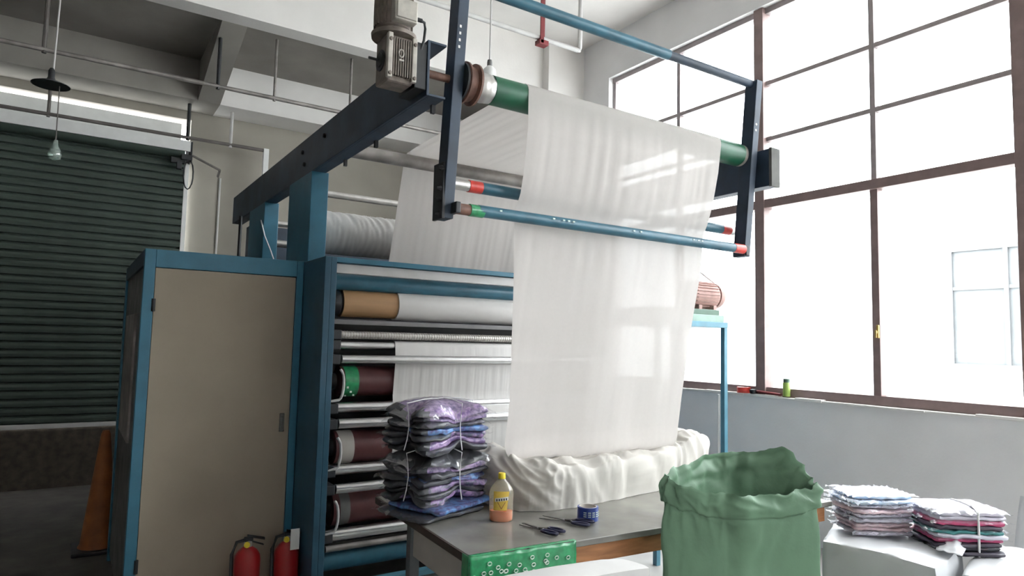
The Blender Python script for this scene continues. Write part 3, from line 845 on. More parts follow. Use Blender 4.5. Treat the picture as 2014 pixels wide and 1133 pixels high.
HC, HA, HB, HR = Vector((2.67, 3.078, 0)), .80, .275, math.radians(8)
HD, HN = Vector((math.cos(HR), math.sin(HR), 0)), Vector((-math.sin(HR), math.cos(HR), 0))
def heap_fn(u, v):
    """a low mound: u runs round the rim, v climbs the side and crosses the top"""
    th = 2 * math.pi * u
    c, s = math.cos(th), math.sin(th)
    lx = HA * (1 if c > 0 else -1) * abs(c) ** .55
    ly = HB * (1 if s > 0 else -1) * abs(s) ** .55
    side = min(1.0, v / .55)
    inn = max(0.0, (v - .45) / .55)
    rho = (1 + .07 * math.sin(side * math.pi * .9)) * (1 - inn ** 1.3 * .98)
    x, y = lx * rho, ly * rho
    if rho < .9:
        y = y * 1.0
    w0 = HC + HD * x + HN * y
    top = .205 + .03 * nz(w0.x * 2.3, w0.y * 2, 4) + .05 * math.exp(-((w0.x - 1.92) / .13) ** 2) + .065 * math.exp(-((w0.x - 3.28) / .22) ** 2)
    z = .772 + top * math.sin(side * math.pi / 2) ** .75 * (.93 + .07 * inn)
    out = (HD * (lx / HA ** 2) + HN * (ly / HB ** 2)).normalized()
    nrm = (out * math.cos(side * 1.35) + Vector((0, 0, math.sin(side * 1.35)))).normalized()
    wx, wz = w0.x + .03 * nz(w0.x * 5, z * 6, 1), z + .03 * nz(w0.x * 4, z * 5, 7)
    wl = max(0.0, min(1.0, (2.16 - w0.x) / .2))
    arc = w0.x - w0.y * .8
    left = .042 * ridge(wz * 10 + arc * 5, arc * 2.5, 2) + .020 * ridge(wz * 22 + arc * 8, arc * 5, 5) + .014 * nz(arc * 9, wz * 9, 3)
    right = (.027 * ridge((wx + .3 * wz) * 8, wz * 2.6, 3) + .013 * ridge(wx * 19 + wz * 6, wz * 5, 6)) * (1 - .5 * inn) + .024 * ridge(w0.y * 10 + wx * 3, wx * 2.2, 11) * side
    d = wl * left + (1 - wl) * right + .018 * nz(w0.x * 5, w0.y * 5, z * 5)
    bl = math.exp(-((w0.x - 2.04) / .09) ** 2 - ((v - .3) / .2) ** 2) if s < 0 else 0
    d += bl * (.035 + .03 * ridge(w0.x * 20, v * 7, 2))
    p = w0 + Vector((0, 0, z)) + nrm * d * (.35 + .65 * side)
    p += out * (.014 * ridge(arc * 7, 0, 1) * (1 - side))
    p.z = max(p.z, .772)
    return p
hp = G().grid(heap_fn, 420, 90, wrap=True)
ob('cloth_heap', hp, 'heap', smooth=80, label='heap of folded white cloth lying on the grey table', cat='cloth')

# =================================================================== TABLE
T = Matrix.Rotation(math.radians(-3.2), 3, 'Z')
TO = Vector((1.352, 2.305, 0))
def tp(x, y, z):
    q = T @ Vector((x, y, 0)) + TO
    return Vector((q.x, q.y, z))
def tbox(x0, y0, z0, x1, y1, z1):
    lo = [tp(x0, y0, z0), tp(x1, y0, z0), tp(x1, y1, z0), tp(x0, y1, z0)]
    return G().prism(lo, [Vector((p.x, p.y, z1)) for p in lo])
TW, TD = 2.22, 1.12
tb_ = thing('work_table', (2.5, 2.8, 0), 'long grey-topped work table under the white cloth', 'table')
ob('table_top', tbox(0, 0, .742, TW, TD, .77), 'tabletop', tb_, bevel=.003)
ob('edge_strip', tbox(-.006, 0, .735, 0, TD, .768), 'tableedge', tb_)
for x, y in ((.03, .70), (TW - .08, .06), (TW - .08, TD - .1)):
    ob('leg', tbox(x, y, 0, x + .05, y + .05, .742), 'tableleg', tb_, bevel=.003)
ob('leg', tbox(.03, .05, 0, .08, .10, .742), 'tableleg', tb_, bevel=.003)
ob('side_apron', tbox(.012, .03, .60, .03, .62, .735), 'apron', tb_, bevel=.002, label='pale side board')
ob('stretcher', tbox(.03, .10, .28, .06, .72, .32), 'tableleg', tb_, bevel=.002)
ob('stretcher', tbox(.08, .72, .40, TW - .08, .75, .43), 'stand', tb_, bevel=.002)
ob('front_board', tbox(.48, .012, .665, TW - .05, .03, .742), 'wood', tb_, bevel=.002, label='orange-brown front board')
gt = G()
gt.grid(lambda u, v: tp(-.012 + u * .50, -.008 - .006 * v + .004 * nz(u * 12, v * 5, 3), .774 - v * .155 - .012 * abs(nz(u * 7, v, 2))), 40, 10)
gt.grid(lambda u, v: tp(-.014 - .004 * v, -.008 + u * .06, .774 - v * .155), 8, 10)
gt.grid(lambda u, v: tp(-.012 + u * .50, -.008 + v * .022, .7745 + .002 * nz(u * 20, v * 4, 6)), 40, 3)
cov = ob('tape_cover', gt, 'greentape', tb_, smooth=60, solid=.002, label='green printed parcel tape over the table corner')
for k in range(44):
    u, v = rr.random() * .46, .03 + rr.random() * .105
    c = tp(u, -.017, .77 - v)
    ring = [(c.x + .009 * math.cos(t / 8 * 6.283), c.y, c.z + .007 * math.sin(t / 8 * 6.283)) for t in range(9)]
    ob('tape_print', G().tube(ring, .0022, 5), 'whitemark', cov)

# ---- foam box in front of the table
a_, b_, c_ = at(972, 1129, 'Z', .83), at(1218, 1091, 'Z', .83), at(1281, 1110, 'Z', .83)
d_ = a_ + (c_ - b_)
foam = soft([(d_.x, d_.y), (c_.x, c_.y), (b_.x, b_.y), (a_.x, a_.y)], 0, .83, 10, .06, .004, 5, 2)
ob('foam_box', foam, 'foam', smooth=50, label='white foam box standing in front of the table', cat='box')

# =================================================================== THINGS ON THE TABLE
# bottle
bp_ = at(985, 1025, 'Z', .77)
bo = thing('bottle', bp_, 'clear plastic bottle with yellow cap and orange liquid', 'bottle')
def oval(prof, c, kx, ky, n=28, rot=.6):
    g = G()
    vs = []
    for r, h in prof:
        for k in range(n):
            t = 2 * math.pi * k / n
            x, y = r * kx * math.cos(t), r * ky * math.sin(t)
            vs.append(Vector((c.x + x * math.cos(rot) - y * math.sin(rot), c.y + x * math.sin(rot) + y * math.cos(rot), c.z + h)))
    fs = []
    for i in range(len(prof) - 1):
        for k in range(n):
            a, b = i * n + k, i * n + (k + 1) % n
            fs.append((a, b, b + n, a + n))
    fs += [tuple(reversed(range(n))), tuple((len(prof) - 1) * n + k for k in range(n))]
    return g.add(vs, fs)
BROT = -.55
ob('body', oval([(.040, 0), (.046, .006), (.047, .03), (.046, .06), (.047, .13), (.044, .148), (.030, .172), (.016, .188), (.014, .20)], bp_, 1.2, .66, rot=BROT), 'pet', bo, smooth=50)
ob('liquid', oval([(.038, .002), (.044, .008), (.0445, .03), (.044, .05)], bp_, 1.18, .64, rot=BROT), 'orangeliq', bo, smooth=50)
ob('cap', oval([(.0165, .195), (.0175, .198), (.0172, .218), (.015, .221)], bp_, 1, 1, rot=BROT), 'yellow', bo, smooth=40)
def on_bottle(x, z, off=.0012):
    rx, ry = .047 * 1.2, .047 * .66
    y = -ry * math.sqrt(max(0, 1 - (x / rx) ** 2)) - off
    return Vector((bp_.x + x * math.cos(BROT) - y * math.sin(BROT), bp_.y + x * math.sin(BROT) + y * math.cos(BROT), bp_.z + z))
lab = ob('label', G().grid(lambda u, v: on_bottle(-.036 + u * .072 * (1 - .15 * (1 - v)), .056 + .085 * v), 14, 4), 'yellowlab', bo, smooth=60, label='yellow printed label')
ob('label_banner', G().grid(lambda u, v: on_bottle(-.030 + u * .062, .094 + .016 * v + .008 * u, .0022), 12, 2), 'whitepaint', lab, label='pale slanted banner')
for k in range(5):
    ob('label_letter', G().grid(lambda u, v: on_bottle(-.024 + k * .011 + u * .006, .097 + .010 * v + .0012 * k, .003), 2, 1), 'soot', lab)
ob('label_stripe', G().grid(lambda u, v: on_bottle(-.018 + u * .018, .090 - .03 * u + .006 * v, .0022), 6, 1), 'wood', lab)
ob('label_stripe', G().grid(lambda u, v: on_bottle(.0 + u * .018, .060 + .03 * u + .006 * v, .0022), 6, 1), 'wood', lab)

# tape roll
tc_ = at(1156, 1022, 'Z', .77)
tr_ = thing('tape_roll', tc_, 'blue printed tape roll standing beside the scissors', 'tape')
def ringg(c, r0, r1, z0, z1, n=36):
    return G().lathe([(r0, z0), (r1, z0), (r1, z1), (r0, z1), (r0, z0)], c, (0, 0, 1), n)
def open_ring(c, r0, r1, z0, z1, n=36):
    g = G()
    prof = [(r0, z0), (r1, z0), (r1, z1), (r0, z1)]
    return g.grid(lambda u, v: Vector((c.x + prof[int(round(v * 4)) % 4][0] * math.cos(u * 6.28319), c.y + prof[int(round(v * 4)) % 4][0] * math.sin(u * 6.28319), c.z + prof[int(round(v * 4)) % 4][1])), n, 4, wrap=True)
ob('tape_winding', open_ring(tc_, .042, .050, 0, .062), 'tapeblue', tr_, smooth=35)
ob('core', open_ring(tc_, .0385, .0418, 0, .064), 'core', tr_, smooth=35, label='pale cardboard core')
for k in range(5):
    a = math.radians(215 + k * 24)
    d = Vector((math.cos(a), math.sin(a), 0))
    e = Vector((-d.y, d.x, 0))
    c = tc_ + d * .0502
    for j in range(3):
        z = .022 + j * .009
        ob('tape_print', G().prism([c - e * .007 + Vector((0, 0, z)), c + e * .007 + Vector((0, 0, z)), c + e * .007 + d * .001 + Vector((0, 0, z)), c - e * .007 + d * .001 + Vector((0, 0, z))],
                                   [c - e * .007 + Vector((0, 0, z + .004)), c + e * .007 + Vector((0, 0, z + .004)), c + e * .007 + d * .001 + Vector((0, 0, z + .004)), c - e * .007 + d * .001 + Vector((0, 0, z + .004))]), 'whitemark', tr_)


def scissors(tip_px, end_px, label, m_handle, spread):
    a, b = at(*tip_px, 'Z', .775), at(*end_px, 'Z', .775)
    d = (b - a).normalized()
    e = Vector((-d.y, d.x, 0))
    L_ = (b - a).length
    t = thing('scissors', (a + b) / 2 - Vector((0, 0, .005)), label, 'scissors', group='scissors on the table')
    piv = a + d * L_ * .48
    for s in (-1, 1):
        tip = a + e * s * spread * L_ * .12
        g = G()
        w0 = .011
        z0 = .775 + (.003 if s > 0 else 0)
        lo = [tip + e * s * .001, piv + e * w0 * s, piv + d * .02 + e * .006 * s, piv + d * .02 - e * .006 * s, piv - e * .005 * s, tip - e * s * .001]
        g.prism([Vector((p.x, p.y, z0)) for p in lo], [Vector((p.x, p.y, z0 + .0028)) for p in lo])
        ob('blade', g, 'blade', t)
        # shank and finger loop on the far side of the pivot
        ring = []
        cc = piv + d * (L_ * .36) - e * s * (.022 + spread * .012)
        for k in range(19):
            q = k / 18 * 2 * math.pi
            ring.append(cc + d * (.042 * math.cos(q)) - e * s * (.017 * math.sin(q)) + Vector((0, 0, .006)))
        hnd = ob('handle', G().tube(ring, .0062, 8), m_handle, t, smooth=60)
        ob('shank', G().tube([piv + Vector((0, 0, .004)), piv + d * .03 - e * s * .008 + Vector((0, 0, .006)), cc - d * .04 + Vector((0, 0, .007))], .0062, 8), 'blade', t, smooth=60)
    ob('pivot_screw', G().lathe([(.008, 0), (.008, .003), (.004, .005)], piv + Vector((0, 0, .004)), (0, 0, 1), 14), 'chrome', t, smooth=40)
    return t


scissors((1024, 1032), (1100, 1050), 'scissors with navy plastic handles nearer the table edge', 'navyplastic', .4)
scissors((1064, 1018), (1162, 1032), 'scissors with dark handles lying against the blue tape roll', 'navyplastic', .7)


# ---- packets: folded garment in a clear bag
def packet(name, c, lx, ly, h, rot, m, parent=None, seed=0.0, bag='poly', flaps=True, sag=0.0, label=None, cat=None, group=None, amp=.008, m2=None, deform=None):
    ca, sa = math.cos(rot), math.sin(rot)
    q = [(c.x + x * ca - y * sa, c.y + x * sa + y * ca) for x, y in ((-lx, -ly), (lx, -ly), (lx, ly), (-lx, ly))]
    g = soft(q, c.z, c.z + h, 10, .2, .004, 14, seed, .05)
    def loc(p):
        return ((p.x - c.x) * ca + (p.y - c.y) * sa) / lx, (-(p.x - c.x) * sa + (p.y - c.y) * ca) / ly
    def crumple(p, k=1.0):
        dx, dy = loc(p)
        ed = max(abs(dx), abs(dy)) ** 3
        p.z += amp * k * ed * (ridge(dx * 3 + seed, dy * 3, 3) + .6 * nz(dx * 9, dy * 9, seed)) - sag * ed
        o_ = amp * 1.4 * k * ed * nz(dx * 5 + seed, dy * 5, p.z * 30)
        p.x += o_ * dx
        p.y += o_ * dy
        if deform:
            deform(p, dx, dy)
        return p
    for p in g.v:
        crumple(p)
    o = ob(name, g, m, parent, smooth=60, label=label, cat=cat, group=group)
    if m2:
        o.data.materials.append(MT[m2])
        b = WPOS[o.name]
        for f in o.data.polygons:
            dx, dy = loc(f.center + b)
            if dx < -.80 + .2 * nz(dy * 3, seed, 1) or (dx < .1 and dy < -.9 and nz(seed, 1, 2) > .1):
                f.material_index = 1
    if flaps:
        def bf(u, v):
            x, y = (u * 2 - 1), (v * 2 - 1)
            ed = max(abs(x), abs(y)) ** 4
            px_, py_ = x * (lx + .026 + .022 * nz(seed, y * 4, 1)), y * (ly + .024 + .02 * nz(x * 4, seed, 2))
            zz_ = c.z + h * 1.08 * (1 - ed) + ed * h * .45 + .010 * ridge(x * 5 + seed, y * 5, 3) * (.25 + ed) + .004
            return crumple(Vector((c.x + px_ * ca - py_ * sa, c.y + px_ * sa + py_ * ca, zz_)), .6)
        ob('plastic_bag', G().grid(bf, 20, 20), bag, o, smooth=28)
    return o


bc = at(845, 1000, 'Z', .77)
BX, BY = 1.555, 3.02
def bundle(nm, z0, n, h, cols, label, rot0, seed):
    t = thing(nm, (BX, BY, z0), label, 'bundle', group='tied bundles of bagged garments on the table')
    z = z0
    top = z0 + n * h
    def pinch(p, dx, dy):
        # the string draws the layers together in the middle of each side
        zm = (z0 + top) / 2
        f = max(0, -dy) ** 2 * math.exp(-((dx - .1) / .32) ** 2)
        l = max(0, -dx) ** 2 * math.exp(-((dy + .1) / .35) ** 2)
        k = max(f, l)
        p.z = zm + (p.z - zm) * (1 - .38 * k)
        p.x += (BX - p.x) * .16 * k
        p.y += (BY - p.y) * .16 * k
        hi = max(0, (p.z - zm) / (top - zm))
        p.z += hi * (.022 * (1 - max(abs(dx), abs(dy)) ** 2) - .012 * math.exp(-(dx / .12) ** 2) - .012 * max(abs(dx), abs(dy)) ** 3)
    for k in range(n):
        r = rot0 + (rr.random() - .5) * .14
        packet('packet', Vector((BX + (rr.random() - .5) * .025, BY + (rr.random() - .5) * .025, z)), .192 + rr.random() * .012, .155 + rr.random() * .012, h * 1.12, r,
               cols[k % len(cols)], t, seed + k * 3.1, sag=.012, amp=.011, m2='charcoal', deform=pinch)
        z += h
    zt = top + .016
    for off, ax in ((.02, 0), (.02, 1)):
        pts = []
        ca, sa = math.cos(rot0), math.sin(rot0)
        for x, zz_ in ((-.97, 0.04), (-.90, .25), (-.86, .5), (-.88, .75), (-.93, .97), (-.5, 1.03), (0, 1.04), (.5, 1.03), (.96, .97), (1, .75), (1, .5), (1, .25), (1, 0)):
            if ax == 0:
                lx, ly = x * .215, -.02
            else:
                lx, ly = off, x * .178
            pts.append((BX + lx * ca - ly * sa, BY + lx * sa + ly * ca, z0 + .004 + (zt - z0) * zz_))
        ob('string', G().tube(pts, .0028, 6), 'string', t, smooth=60)
    return z


z = .772
for k in range(2):
    packet('garment_packet', Vector((BX - .03 + .05 * k, BY - .02, z)), .205, .165, .028, .30 + .1 * k, 'charcoal' if k == 0 else 'bluefab', None, 40 + k * 5, sag=.004,
           label=['dark bagged garment lying flat at the very bottom of the purple pile', 'blue and dark bagged garment lying second from the table in the purple pile'][k], cat='garment', group='loose garments under the purple bundles')
    z += .03
z = bundle('garment_bundle', z + .002, 7, .0315, ['purple', 'charcoal', 'purple', 'bluefab', 'charcoal', 'plum', 'charcoal'],
           'lower string-tied bundle of purple and blue bagged garments', .22, 11)
z = bundle('garment_bundle', z + .012, 7, .0315, ['charcoal', 'plum', 'purple', 'bluefab', 'charcoal', 'plum', 'plum'],
           'upper string-tied bundle of purple bagged garments topping the pile', .18, 37)

# =================================================================== CONTROL CABINET
cb = thing('control_cabinet', (.76, 4.5, 0), 'tall blue-framed cabinet with a plain beige door', 'cabinet')
CZ = 2.072
ob('frame_post', G().box((.322, 4.2, 0), (.378, 4.26, CZ)), 'blue', cb, bevel=.003)
ob('frame_post', G().box((1.155, 4.2, 0), (1.198, 4.26, CZ)), 'blue', cb, bevel=.003)
ob('frame_head', G().box((.378, 4.2, 1.972), (1.155, 4.26, CZ)), 'blue', cb, bevel=.003)
ob('frame_post', G().box((.322, 5.60, 0), (.378, 5.66, CZ)), 'blue', cb, bevel=.003)
ob('frame_rail', G().box((.322, 4.26, 1.98), (.378, 5.60, CZ)), 'navy', cb, bevel=.003)
ob('side_board', G().box((.335, 4.26, .05), (.35, 5.60, 1.98)), 'dirt', cb)
ob('side_slat', G().box((.322, 4.62, .95), (.335, 5.35, 1.72)), 'galv', cb, bevel=.002, label='grey side panel')
ob('top_board', G().box((.34, 4.22, 2.055), (1.198, 5.62, 2.07)), 'navy', cb)
dr = ob('door', G().box((.380, 4.206, .04), (1.152, 4.23, 1.969)), 'beige', cb, bevel=.002, label='plain beige door')
ob('handle', G().box((1.094, 4.195, 1.03), (1.122, 4.207, 1.14)).box((1.101, 4.185, 1.05), (1.115, 4.197, 1.12)), 'dirt', dr, bevel=.003, label='small grey latch handle')
for z in (1.76, .35):
    ob('hinge', G().lathe([(.010, 0), (.010, .07)], (.379, 4.198, z - .035), (0, 0, 1), 10), 'soot', dr)


# =================================================================== EXTINGUISHERS, CONE
def extinguisher(px, py, y, label, tagged):
    c = at(px, py, 'Y', y)
    c.z = 0
    t = thing('fire_extinguisher', c, label, 'extinguisher', group='fire extinguishers by the cabinet')
    ob('cylinder', G().lathe([(.06, 0), (.07, .01), (.07, .36), (.066, .385), (.05, .41), (.03, .425), (.022, .43)], c, (0, 0, 1), 28), 'exred', t, smooth=40)
    ob('neck', G().lathe([(.022, 0), (.022, .03), (.016, .035)], c + Vector((0, 0, .428)), (0, 0, 1), 16), 'castlight', t, smooth=40)
    ob('valve', G().box(c + Vector((-.02, -.016, .458)), c + Vector((.025, .016, .48))), 'soot', t, bevel=.004)
    ob('lever', G().prism([c + Vector(v) for v in ((-.005, -.009, .482), (.09, -.009, .455), (.09, .009, .455), (-.005, .009, .482))],
                          [c + Vector(v) for v in ((-.005, -.009, .495), (.09, -.009, .468), (.09, .009, .468), (-.005, .009, .495))]), 'soot', t, bevel=.003)
    ob('grip', G().prism([c + Vector(v) for v in ((-.005, -.009, .462), (.085, -.009, .425), (.085, .009, .425), (-.005, .009, .462))],
                         [c + Vector(v) for v in ((-.005, -.009, .47), (.085, -.009, .433), (.085, .009, .433), (-.005, .009, .47))]), 'soot', t, bevel=.003)
    ob('gauge', G().lathe([(.016, 0), (.016, .012)], c + Vector((-.008, -.018, .445)), (-.3, -1, 0), 16), 'yellow', t)
    hose = [c + Vector(v) for v in ((-.02, 0, .465), (-.06, 0, .46), (-.085, -.01, .40), (-.085, -.02, .28), (-.08, -.02, .18))]
    ob('hose', G().tube(hose, .010, 8), 'soot', t, smooth=60)
    if tagged:
        ob('inspection_card', G().box(c + Vector((-.005, -.085, .40)), c + Vector((.045, -.082, .515))), 'whitepaint', t, label='white inspection card')
    return t


extinguisher(486, 1100, 4.02, 'red fire extinguisher standing before the beige door', False)
extinguisher(563, 1100, 4.02, 'red fire extinguisher with a white card at the door edge', True)
cc = Vector((at(198, 1000, 'Y', 5.95).x, 5.95, 0))
cn = thing('traffic_cone', cc, 'dull orange traffic cone in the dark below the shutter', 'cone')
ob('cone_body', G().lathe([(.135, .025), (.12, .05), (.032, .84), (.022, .87)], cc, (0, 0, 1), 24), 'orange', cn, smooth=40)
ob('cone_base', G().box(cc + Vector((-.17, -.17, 0)), cc + Vector((.17, .17, .028))), 'soot', cn, bevel=.008)

# =================================================================== GREEN SACK
zR = 1.0
cL = at(1289, 985, 'Y', 2.13)
cN = at(1430, 1012, 'Z', .88)
cR = at(1628, 985, 'Z', .93)
cB = Vector((cL.x + (cR.x - cN.x) * .96, 2.10, 0))
COR = [Vector((p.x, p.y, 0)) for p in (cL, cN, cR, cB)]
def contour(s, infl=1.0):
    """rounded four-cornered outline, s in 0..1 from the left corner anticlockwise past the near corner"""
    mid = (COR[0] + COR[1] + COR[2] + COR[3]) / 4
    k = (s * 4) % 4
    i = int(k)
    t = k - i
    a, b = COR[i], COR[(i + 1) % 4]
    p = a.lerp(b, t)
    rnd = .10 * (1 - (2 * min(t, 1 - t)) ) ** 3
    p = p.lerp(mid, rnd * 1.4)
    return mid + (p - mid) * infl
RIM = [1.03, .99, .955, .955, 1.0, 1.135, 1.10, 1.065]
def rim_z(s):
    k = (s * 8) % 8
    i = int(k)
    t = k - i
    t = t * t * (3 - 2 * t)
    return RIM[i] * (1 - t) + RIM[(i + 1) % 8] * t
SCH = [(0, 1.02, 0), (.25, 1.03, 0), (.5, 1.03, 0), (.75, 1.01, 0), (.87, .99, 0), (.90, .985, 0), (.905, 1.03, 0), (.94, 1.05, 0), (.97, 1.03, 0), (1.0, .99, 0), (.985, .955, 1), (.95, .94, 1), (.90, .94, 1), (.80, .94, 1)]
def sack(u, v):
    k = v * (len(SCH) - 1)
    i = min(int(k), len(SCH) - 2)
    t = k - i
    h = SCH[i][0] * (1 - t) + SCH[i + 1][0] * t
    inf = SCH[i][1] * (1 - t) + SCH[i + 1][1] * t
    p = contour(u, inf)
    z = rim_z(u) * h
    mid = (COR[0] + COR[1] + COR[2] + COR[3]) / 4
    out = (p - mid).normalized()
    q = (p.x * 7, p.y * 7, z * 5)
    wr_ = .016 * nz(*q) + .010 * ridge(u * 9, z * 3.5 + u * 4, 4) + .007 * ridge(u * 22 + z * 2, z * 7, 9)
    top = max(0, (h - .86) / .14)
    wr_ += top * (.022 * ridge(z * 16 + u * 5, u * 11, 3) + .016 * nz(u * 26, z * 12, 5))
    p = p + out * wr_
    z += top * (.020 * nz(u * 14, 0, 2) + .012 * ridge(u * 34, v * 3, 2))
    return Vector((p.x, p.y, max(z, .002)))
sk = thing('green_sack', (COR[0] + COR[2]) / 2, 'large open green woven sack standing by the table', 'sack')
ob('sack_wall', G().grid(sack, 220, 78, wrap=True), 'bag', sk, smooth=70, solid=.003)
midc = (COR[0] + COR[1] + COR[2] + COR[3]) / 4
def fill(u, v):
    p = contour(u, .05 + .93 * v)
    return Vector((p.x, p.y, .87 + .05 * nz(p.x * 9, p.y * 9, 2) + .03 * nz(p.x * 24, p.y * 24, 5)))
ob('scrap_fill', G().grid(fill, 60, 16, wrap=True), 'scrap', sk, smooth=60, label='white scraps inside the sack')

# =================================================================== BALES AND STACKS ON THE RIGHT
def bale(name, pxs, z, m, label, seed, rnd=.12, amp=.018):
    q = [at(x, y, 'Z', z) for x, y in pxs]
    return ob(name, soft([(p.x, p.y) for p in q], 0, z, 18, rnd, amp, 5, seed), m, smooth=70, label=label, cat='bale')


ZB = .60
bale('wrapped_bale', [(1612, 1058), (1848, 1112), (1900, 1072), (1640, 1022)], ZB, 'wrap', 'white plastic-wrapped bale right of the green sack', 2)
bale('wrapped_bale', [(1886, 1126), (2020, 1160), (2065, 1085), (1934, 1064)], ZB - .04, 'wrapgrey', 'greyish plastic-wrapped bale under the tied dark and white bundle', 8)
bale('wrapped_bale', [(1930, 1128), (2060, 1180), (2120, 1110), (1995, 1075)], .72, 'wrap', 'white plastic bale cut by the lower right corner', 14)
fl_ = at(1888, 1078, 'Z', ZB + .01)
ob('wrap_flap', G().grid(lambda u, v: fl_ + Vector((.02 - .16 * u, -.02 - .05 * u + .12 * v, .05 * math.sin(v * 3) * (1 - u) + .01 * nz(u * 5, v * 5, 1))), 10, 10), 'wrap', smooth=60, solid=.002,
   label='loose white wrap flap on the bale beside the tied bundle', cat='wrap')
# loose stack of pale packets
b0 = at(1712, 1050, 'Z', ZB + .005)
cols = ['palefab', 'pinkfab', 'pinkfab', 'palefab', 'palefab', 'pinkfab', 'palefab', 'skyfab', 'skyfab']
S1 = Vector((b0.x + .05, b0.y + .02, 0))
z = ZB + .012
lab1 = ['pale bagged garment flat at the bottom of the pale stack', 'pink bagged garment second from the bottom of the pale stack', 'pinkish bagged garment third from the bottom of the pale stack',
        'lilac bagged garment fourth from the bottom of the pale stack', 'pale bagged garment in the middle of the pale stack', 'pinkish bagged garment above the middle of the pale stack',
        'lilac bagged garment third from the top of the pale stack', 'blue bagged garment second from the top of the pale stack', 'pale blue bagged garment topmost of the pale stack']
for k, m in enumerate(cols):
    h = .021
    packet('garment_packet', Vector((S1.x + (rr.random() - .5) * .03, S1.y + (rr.random() - .5) * .02, z)), .15 + rr.random() * .012, .115 + rr.random() * .012, h, -.55 + (rr.random() - .5) * .25, m, None,
           70 + k * 4, 'polymilk' if m in ('palefab', 'skyfab') else 'poly', sag=.003, label=lab1[k], cat='garment', group='bagged garments in the pale stack')
    z += .0235
# tied bundle of dark and white garments
b1 = at(1898, 1092, 'Z', ZB - .02)
S2 = Vector((b1.x + .12, b1.y + .09, 0))
z = ZB - .035
t2 = thing('garment_bundle', (S2.x, S2.y, z), 'strap-tied bundle of dark and white garments at the right', 'bundle')
for k, m in enumerate(['inkfab', 'charcoal', 'inkfab', 'magentafab', 'palefab', 'tealfab', 'inkfab', 'magentafab', 'palefab', 'palefab']):
    h = .024 if k < 9 else .035
    packet('packet', Vector((S2.x + (rr.random() - .5) * .03, S2.y + (rr.random() - .5) * .025, z)), .165 + .01 * rr.random(), .12 + .01 * rr.random(), h, -.62 + (rr.random() - .5) * .15, m, t2, 130 + k * 5,
           'polymilk' if k > 7 else 'poly', flaps=(k % 2 == 1), sag=.010 * k / 9)
    z += .0225
ca, sa = math.cos(-.62), math.sin(-.62)
pts = []
for y, zz_ in ((-1.0, 0), (-1.02, .5), (-1, .95), (-.6, 1.03), (0, 1.05), (.6, 1.03), (1, .95), (1.02, .5), (1, 0)):
    lx, ly = 0.03, y * .135
    pts.append((S2.x + lx * ca - ly * sa, S2.y + lx * sa + ly * ca, ZB - .03 + (z + .012 - ZB + .03) * zz_))
ob('strap', G().tube(pts, .006, 8), 'whitepaint', t2, smooth=60)
# hanging plastic at the right edge
hp_ = at(2008, 1000, 'X', 4.55)
ob('plastic_sheet', G().grid(lambda u, v: Vector((4.55 + .04 * nz(u * 6, v * 2, 3), hp_.y - .5 + .5 * u + .10 * (1 - v) * u, .02 + (hp_.z + .05) * v)), 24, 20), 'wrapgrey', smooth=70, solid=.004,
   label='pale plastic sheet hanging at the right edge of the picture', cat='sheet')

# =================================================================== MOTOR STAND AND SILL THINGS
sx = 4.45
l0 = at(1424, 650, 'X', sx)
ms = thing('motor_stand', (sx - .1, l0.y + .25, 0), 'blue steel stand carrying a motor behind the cloth', 'stand')
zt = l0.z + .02
for dx, dy in ((0, 0), (-.75, 0), (0, .55), (-.75, .55)):
    ob('leg', G().box((sx - .02 + dx, l0.y - .02 + dy, 0), (sx + .02 + dx, l0.y + .02 + dy, zt)), 'stand', ms, bevel=.003)
ob('frame_rail', G().box((sx - .77, l0.y - .022, zt), (sx + .022, l0.y + .57, zt + .045)), 'stand', ms, bevel=.003)
ob('top_plate', G().box((sx - .76, l0.y + .0, zt + .045), (sx + .0, l0.y + .56, zt + .10)), 'palegreen', ms, bevel=.003, label='pale green plate')
ob('slide_base', G().box((sx - .70, l0.y + .03, zt + .10), (sx - .02, l0.y + .52, zt + .145)), 'darkgreen', ms, bevel=.004, label='dark green slide base')
ob('cable', G().tube([(sx + .012, l0.y + .02, zt + .10), (sx - .0, l0.y + .1, zt + .06), (sx + .028, l0.y + .25, zt + .035), (sx + .028, l0.y + .42, zt + .05), (sx + .02, l0.y + .55, zt + .06)], .009, 8), 'whitepaint', ms, smooth=60, label='white cable')
ob('leg_cable', G().tube([(sx - .03, l0.y + .03, 1.22), (sx - .03, l0.y + .035, .6), (sx - .03, l0.y + .03, .02)], .01, 8), 'whitepaint', ms, smooth=60, label='white cable')
mz = zt + .145
mq = at(1413, 597, 'Y', l0.y + .25)
mo2 = thing('electric_motor', (mq.x - .25, mq.y, mz), 'dusty red finned motor on the blue stand', 'motor')
mr = .105
mc0 = Vector((mq.x, mq.y, mz + mr + .03))
AX = (-1, 0, 0)
ob('housing', G().lathe([(.05, .08), (mr - .01, .085), (mr, .10), (mr, .40), (mr - .02, .42), (.05, .44)], mc0, AX, 36), 'motorred', mo2, smooth=35)
ob('fan_cover', G().lathe([(.05, 0), (mr - .03, .004), (mr - .004, .025), (mr + .004, .045), (mr + .004, .085)], mc0, AX, 32), 'motorred', mo2, smooth=40)
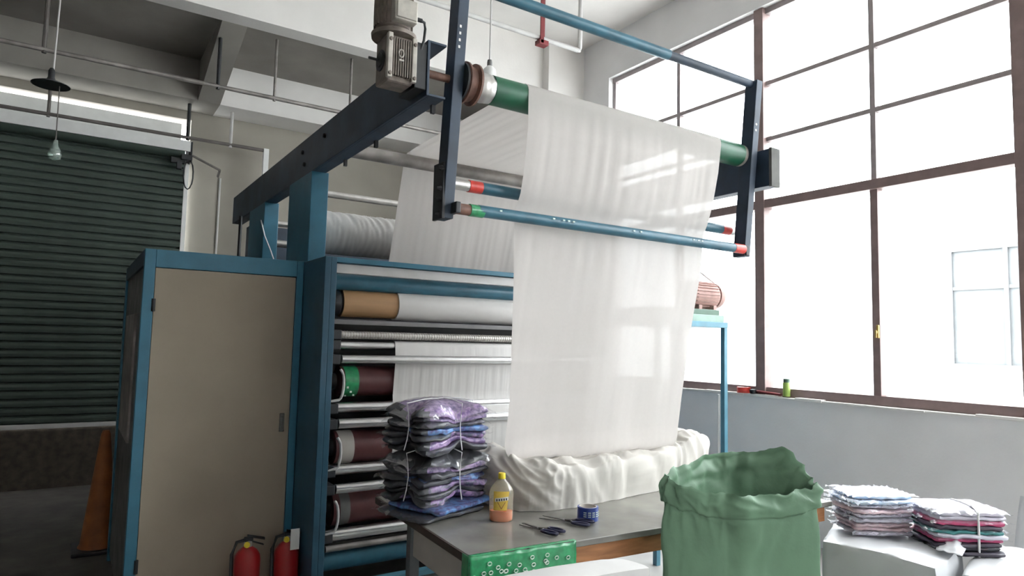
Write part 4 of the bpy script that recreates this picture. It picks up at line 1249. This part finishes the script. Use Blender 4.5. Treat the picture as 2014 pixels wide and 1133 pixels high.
for k in range(24):
    a = k / 24 * 2 * math.pi
    d, e = Vector((0, math.cos(a), math.sin(a))), Vector((0, -math.sin(a), math.cos(a)))
    q = mc0 + Vector((-.11, 0, 0))
    r_ = Vector((-.27, 0, 0))
    lo = [q + d * (mr - .003) - e * .003, q + d * (mr + .012) - e * .003, q + d * (mr + .012) + e * .003, q + d * (mr - .003) + e * .003]
    ob('fin', G().prism(lo, [p + r_ for p in lo]), 'motorred', mo2)
for dx in (.14, .32):
    ob('foot', G().box((mq.x - dx - .04, mq.y - .10, mz), (mq.x - dx, mq.y + .10, mz + .045)), 'motorred', mo2, bevel=.004)
ob('lifting_strap', G().tube([(mq.x - .05, mq.y, mz + 2 * mr + .04), (mq.x - .40, mq.y, mz + 2 * mr + .20)], .010, 8), 'palepipe', mo2, smooth=40)

t0 = at(1463, 770, 'X', XW + .01)
tr2 = thing('tape_roll', (XW + .01, t0.y, 1.19), 'red tape roll lying on the window ledge', 'tape')
ob('tape_winding', open_ring(Vector((XW + .01, t0.y, 1.19)), .040, .060, 0, .05), 'redtape', tr2, smooth=35)
ob('core', open_ring(Vector((XW + .01, t0.y, 1.19)), .036, .0398, 0, .052), 'core', tr2, smooth=35)
h0, h1 = at(1483, 772, 'X', XW + .01), at(1538, 778, 'X', XW + .01)
hm = thing('hammer', (XW + .01, (h0.y + h1.y) / 2, 1.19), 'small dark hammer with red handle on the window ledge', 'hammer')
ob('handle', G().tube([(XW + .012, h0.y - .02, 1.215), (XW + .0, h0.y - .12, 1.208), (XW - .005, h1.y, 1.20)], .012, 10), 'redpaint', hm, smooth=50)
ob('head', G().box((XW - .035, h0.y - .03, 1.19), (XW + .05, h0.y + .015, 1.228)), 'soot', hm, bevel=.006)
g0 = at(1547, 765, 'X', XW + .01)
lt = thing('glue_tube', (XW + .01, g0.y, 1.19), 'lime green tube standing upright on the window ledge', 'tube')
ob('tube_body', G().lathe([(.026, 0), (.03, .005), (.03, .115), (.026, .12)], (XW + .01, g0.y, 1.19), (0, 0, 1), 20), 'limegreen', lt, smooth=40)
ob('tube_cap', G().lathe([(.027, 0), (.027, .03), (.022, .033)], (XW + .01, g0.y, 1.31), (0, 0, 1), 20), 'darkgreen', lt, smooth=40)
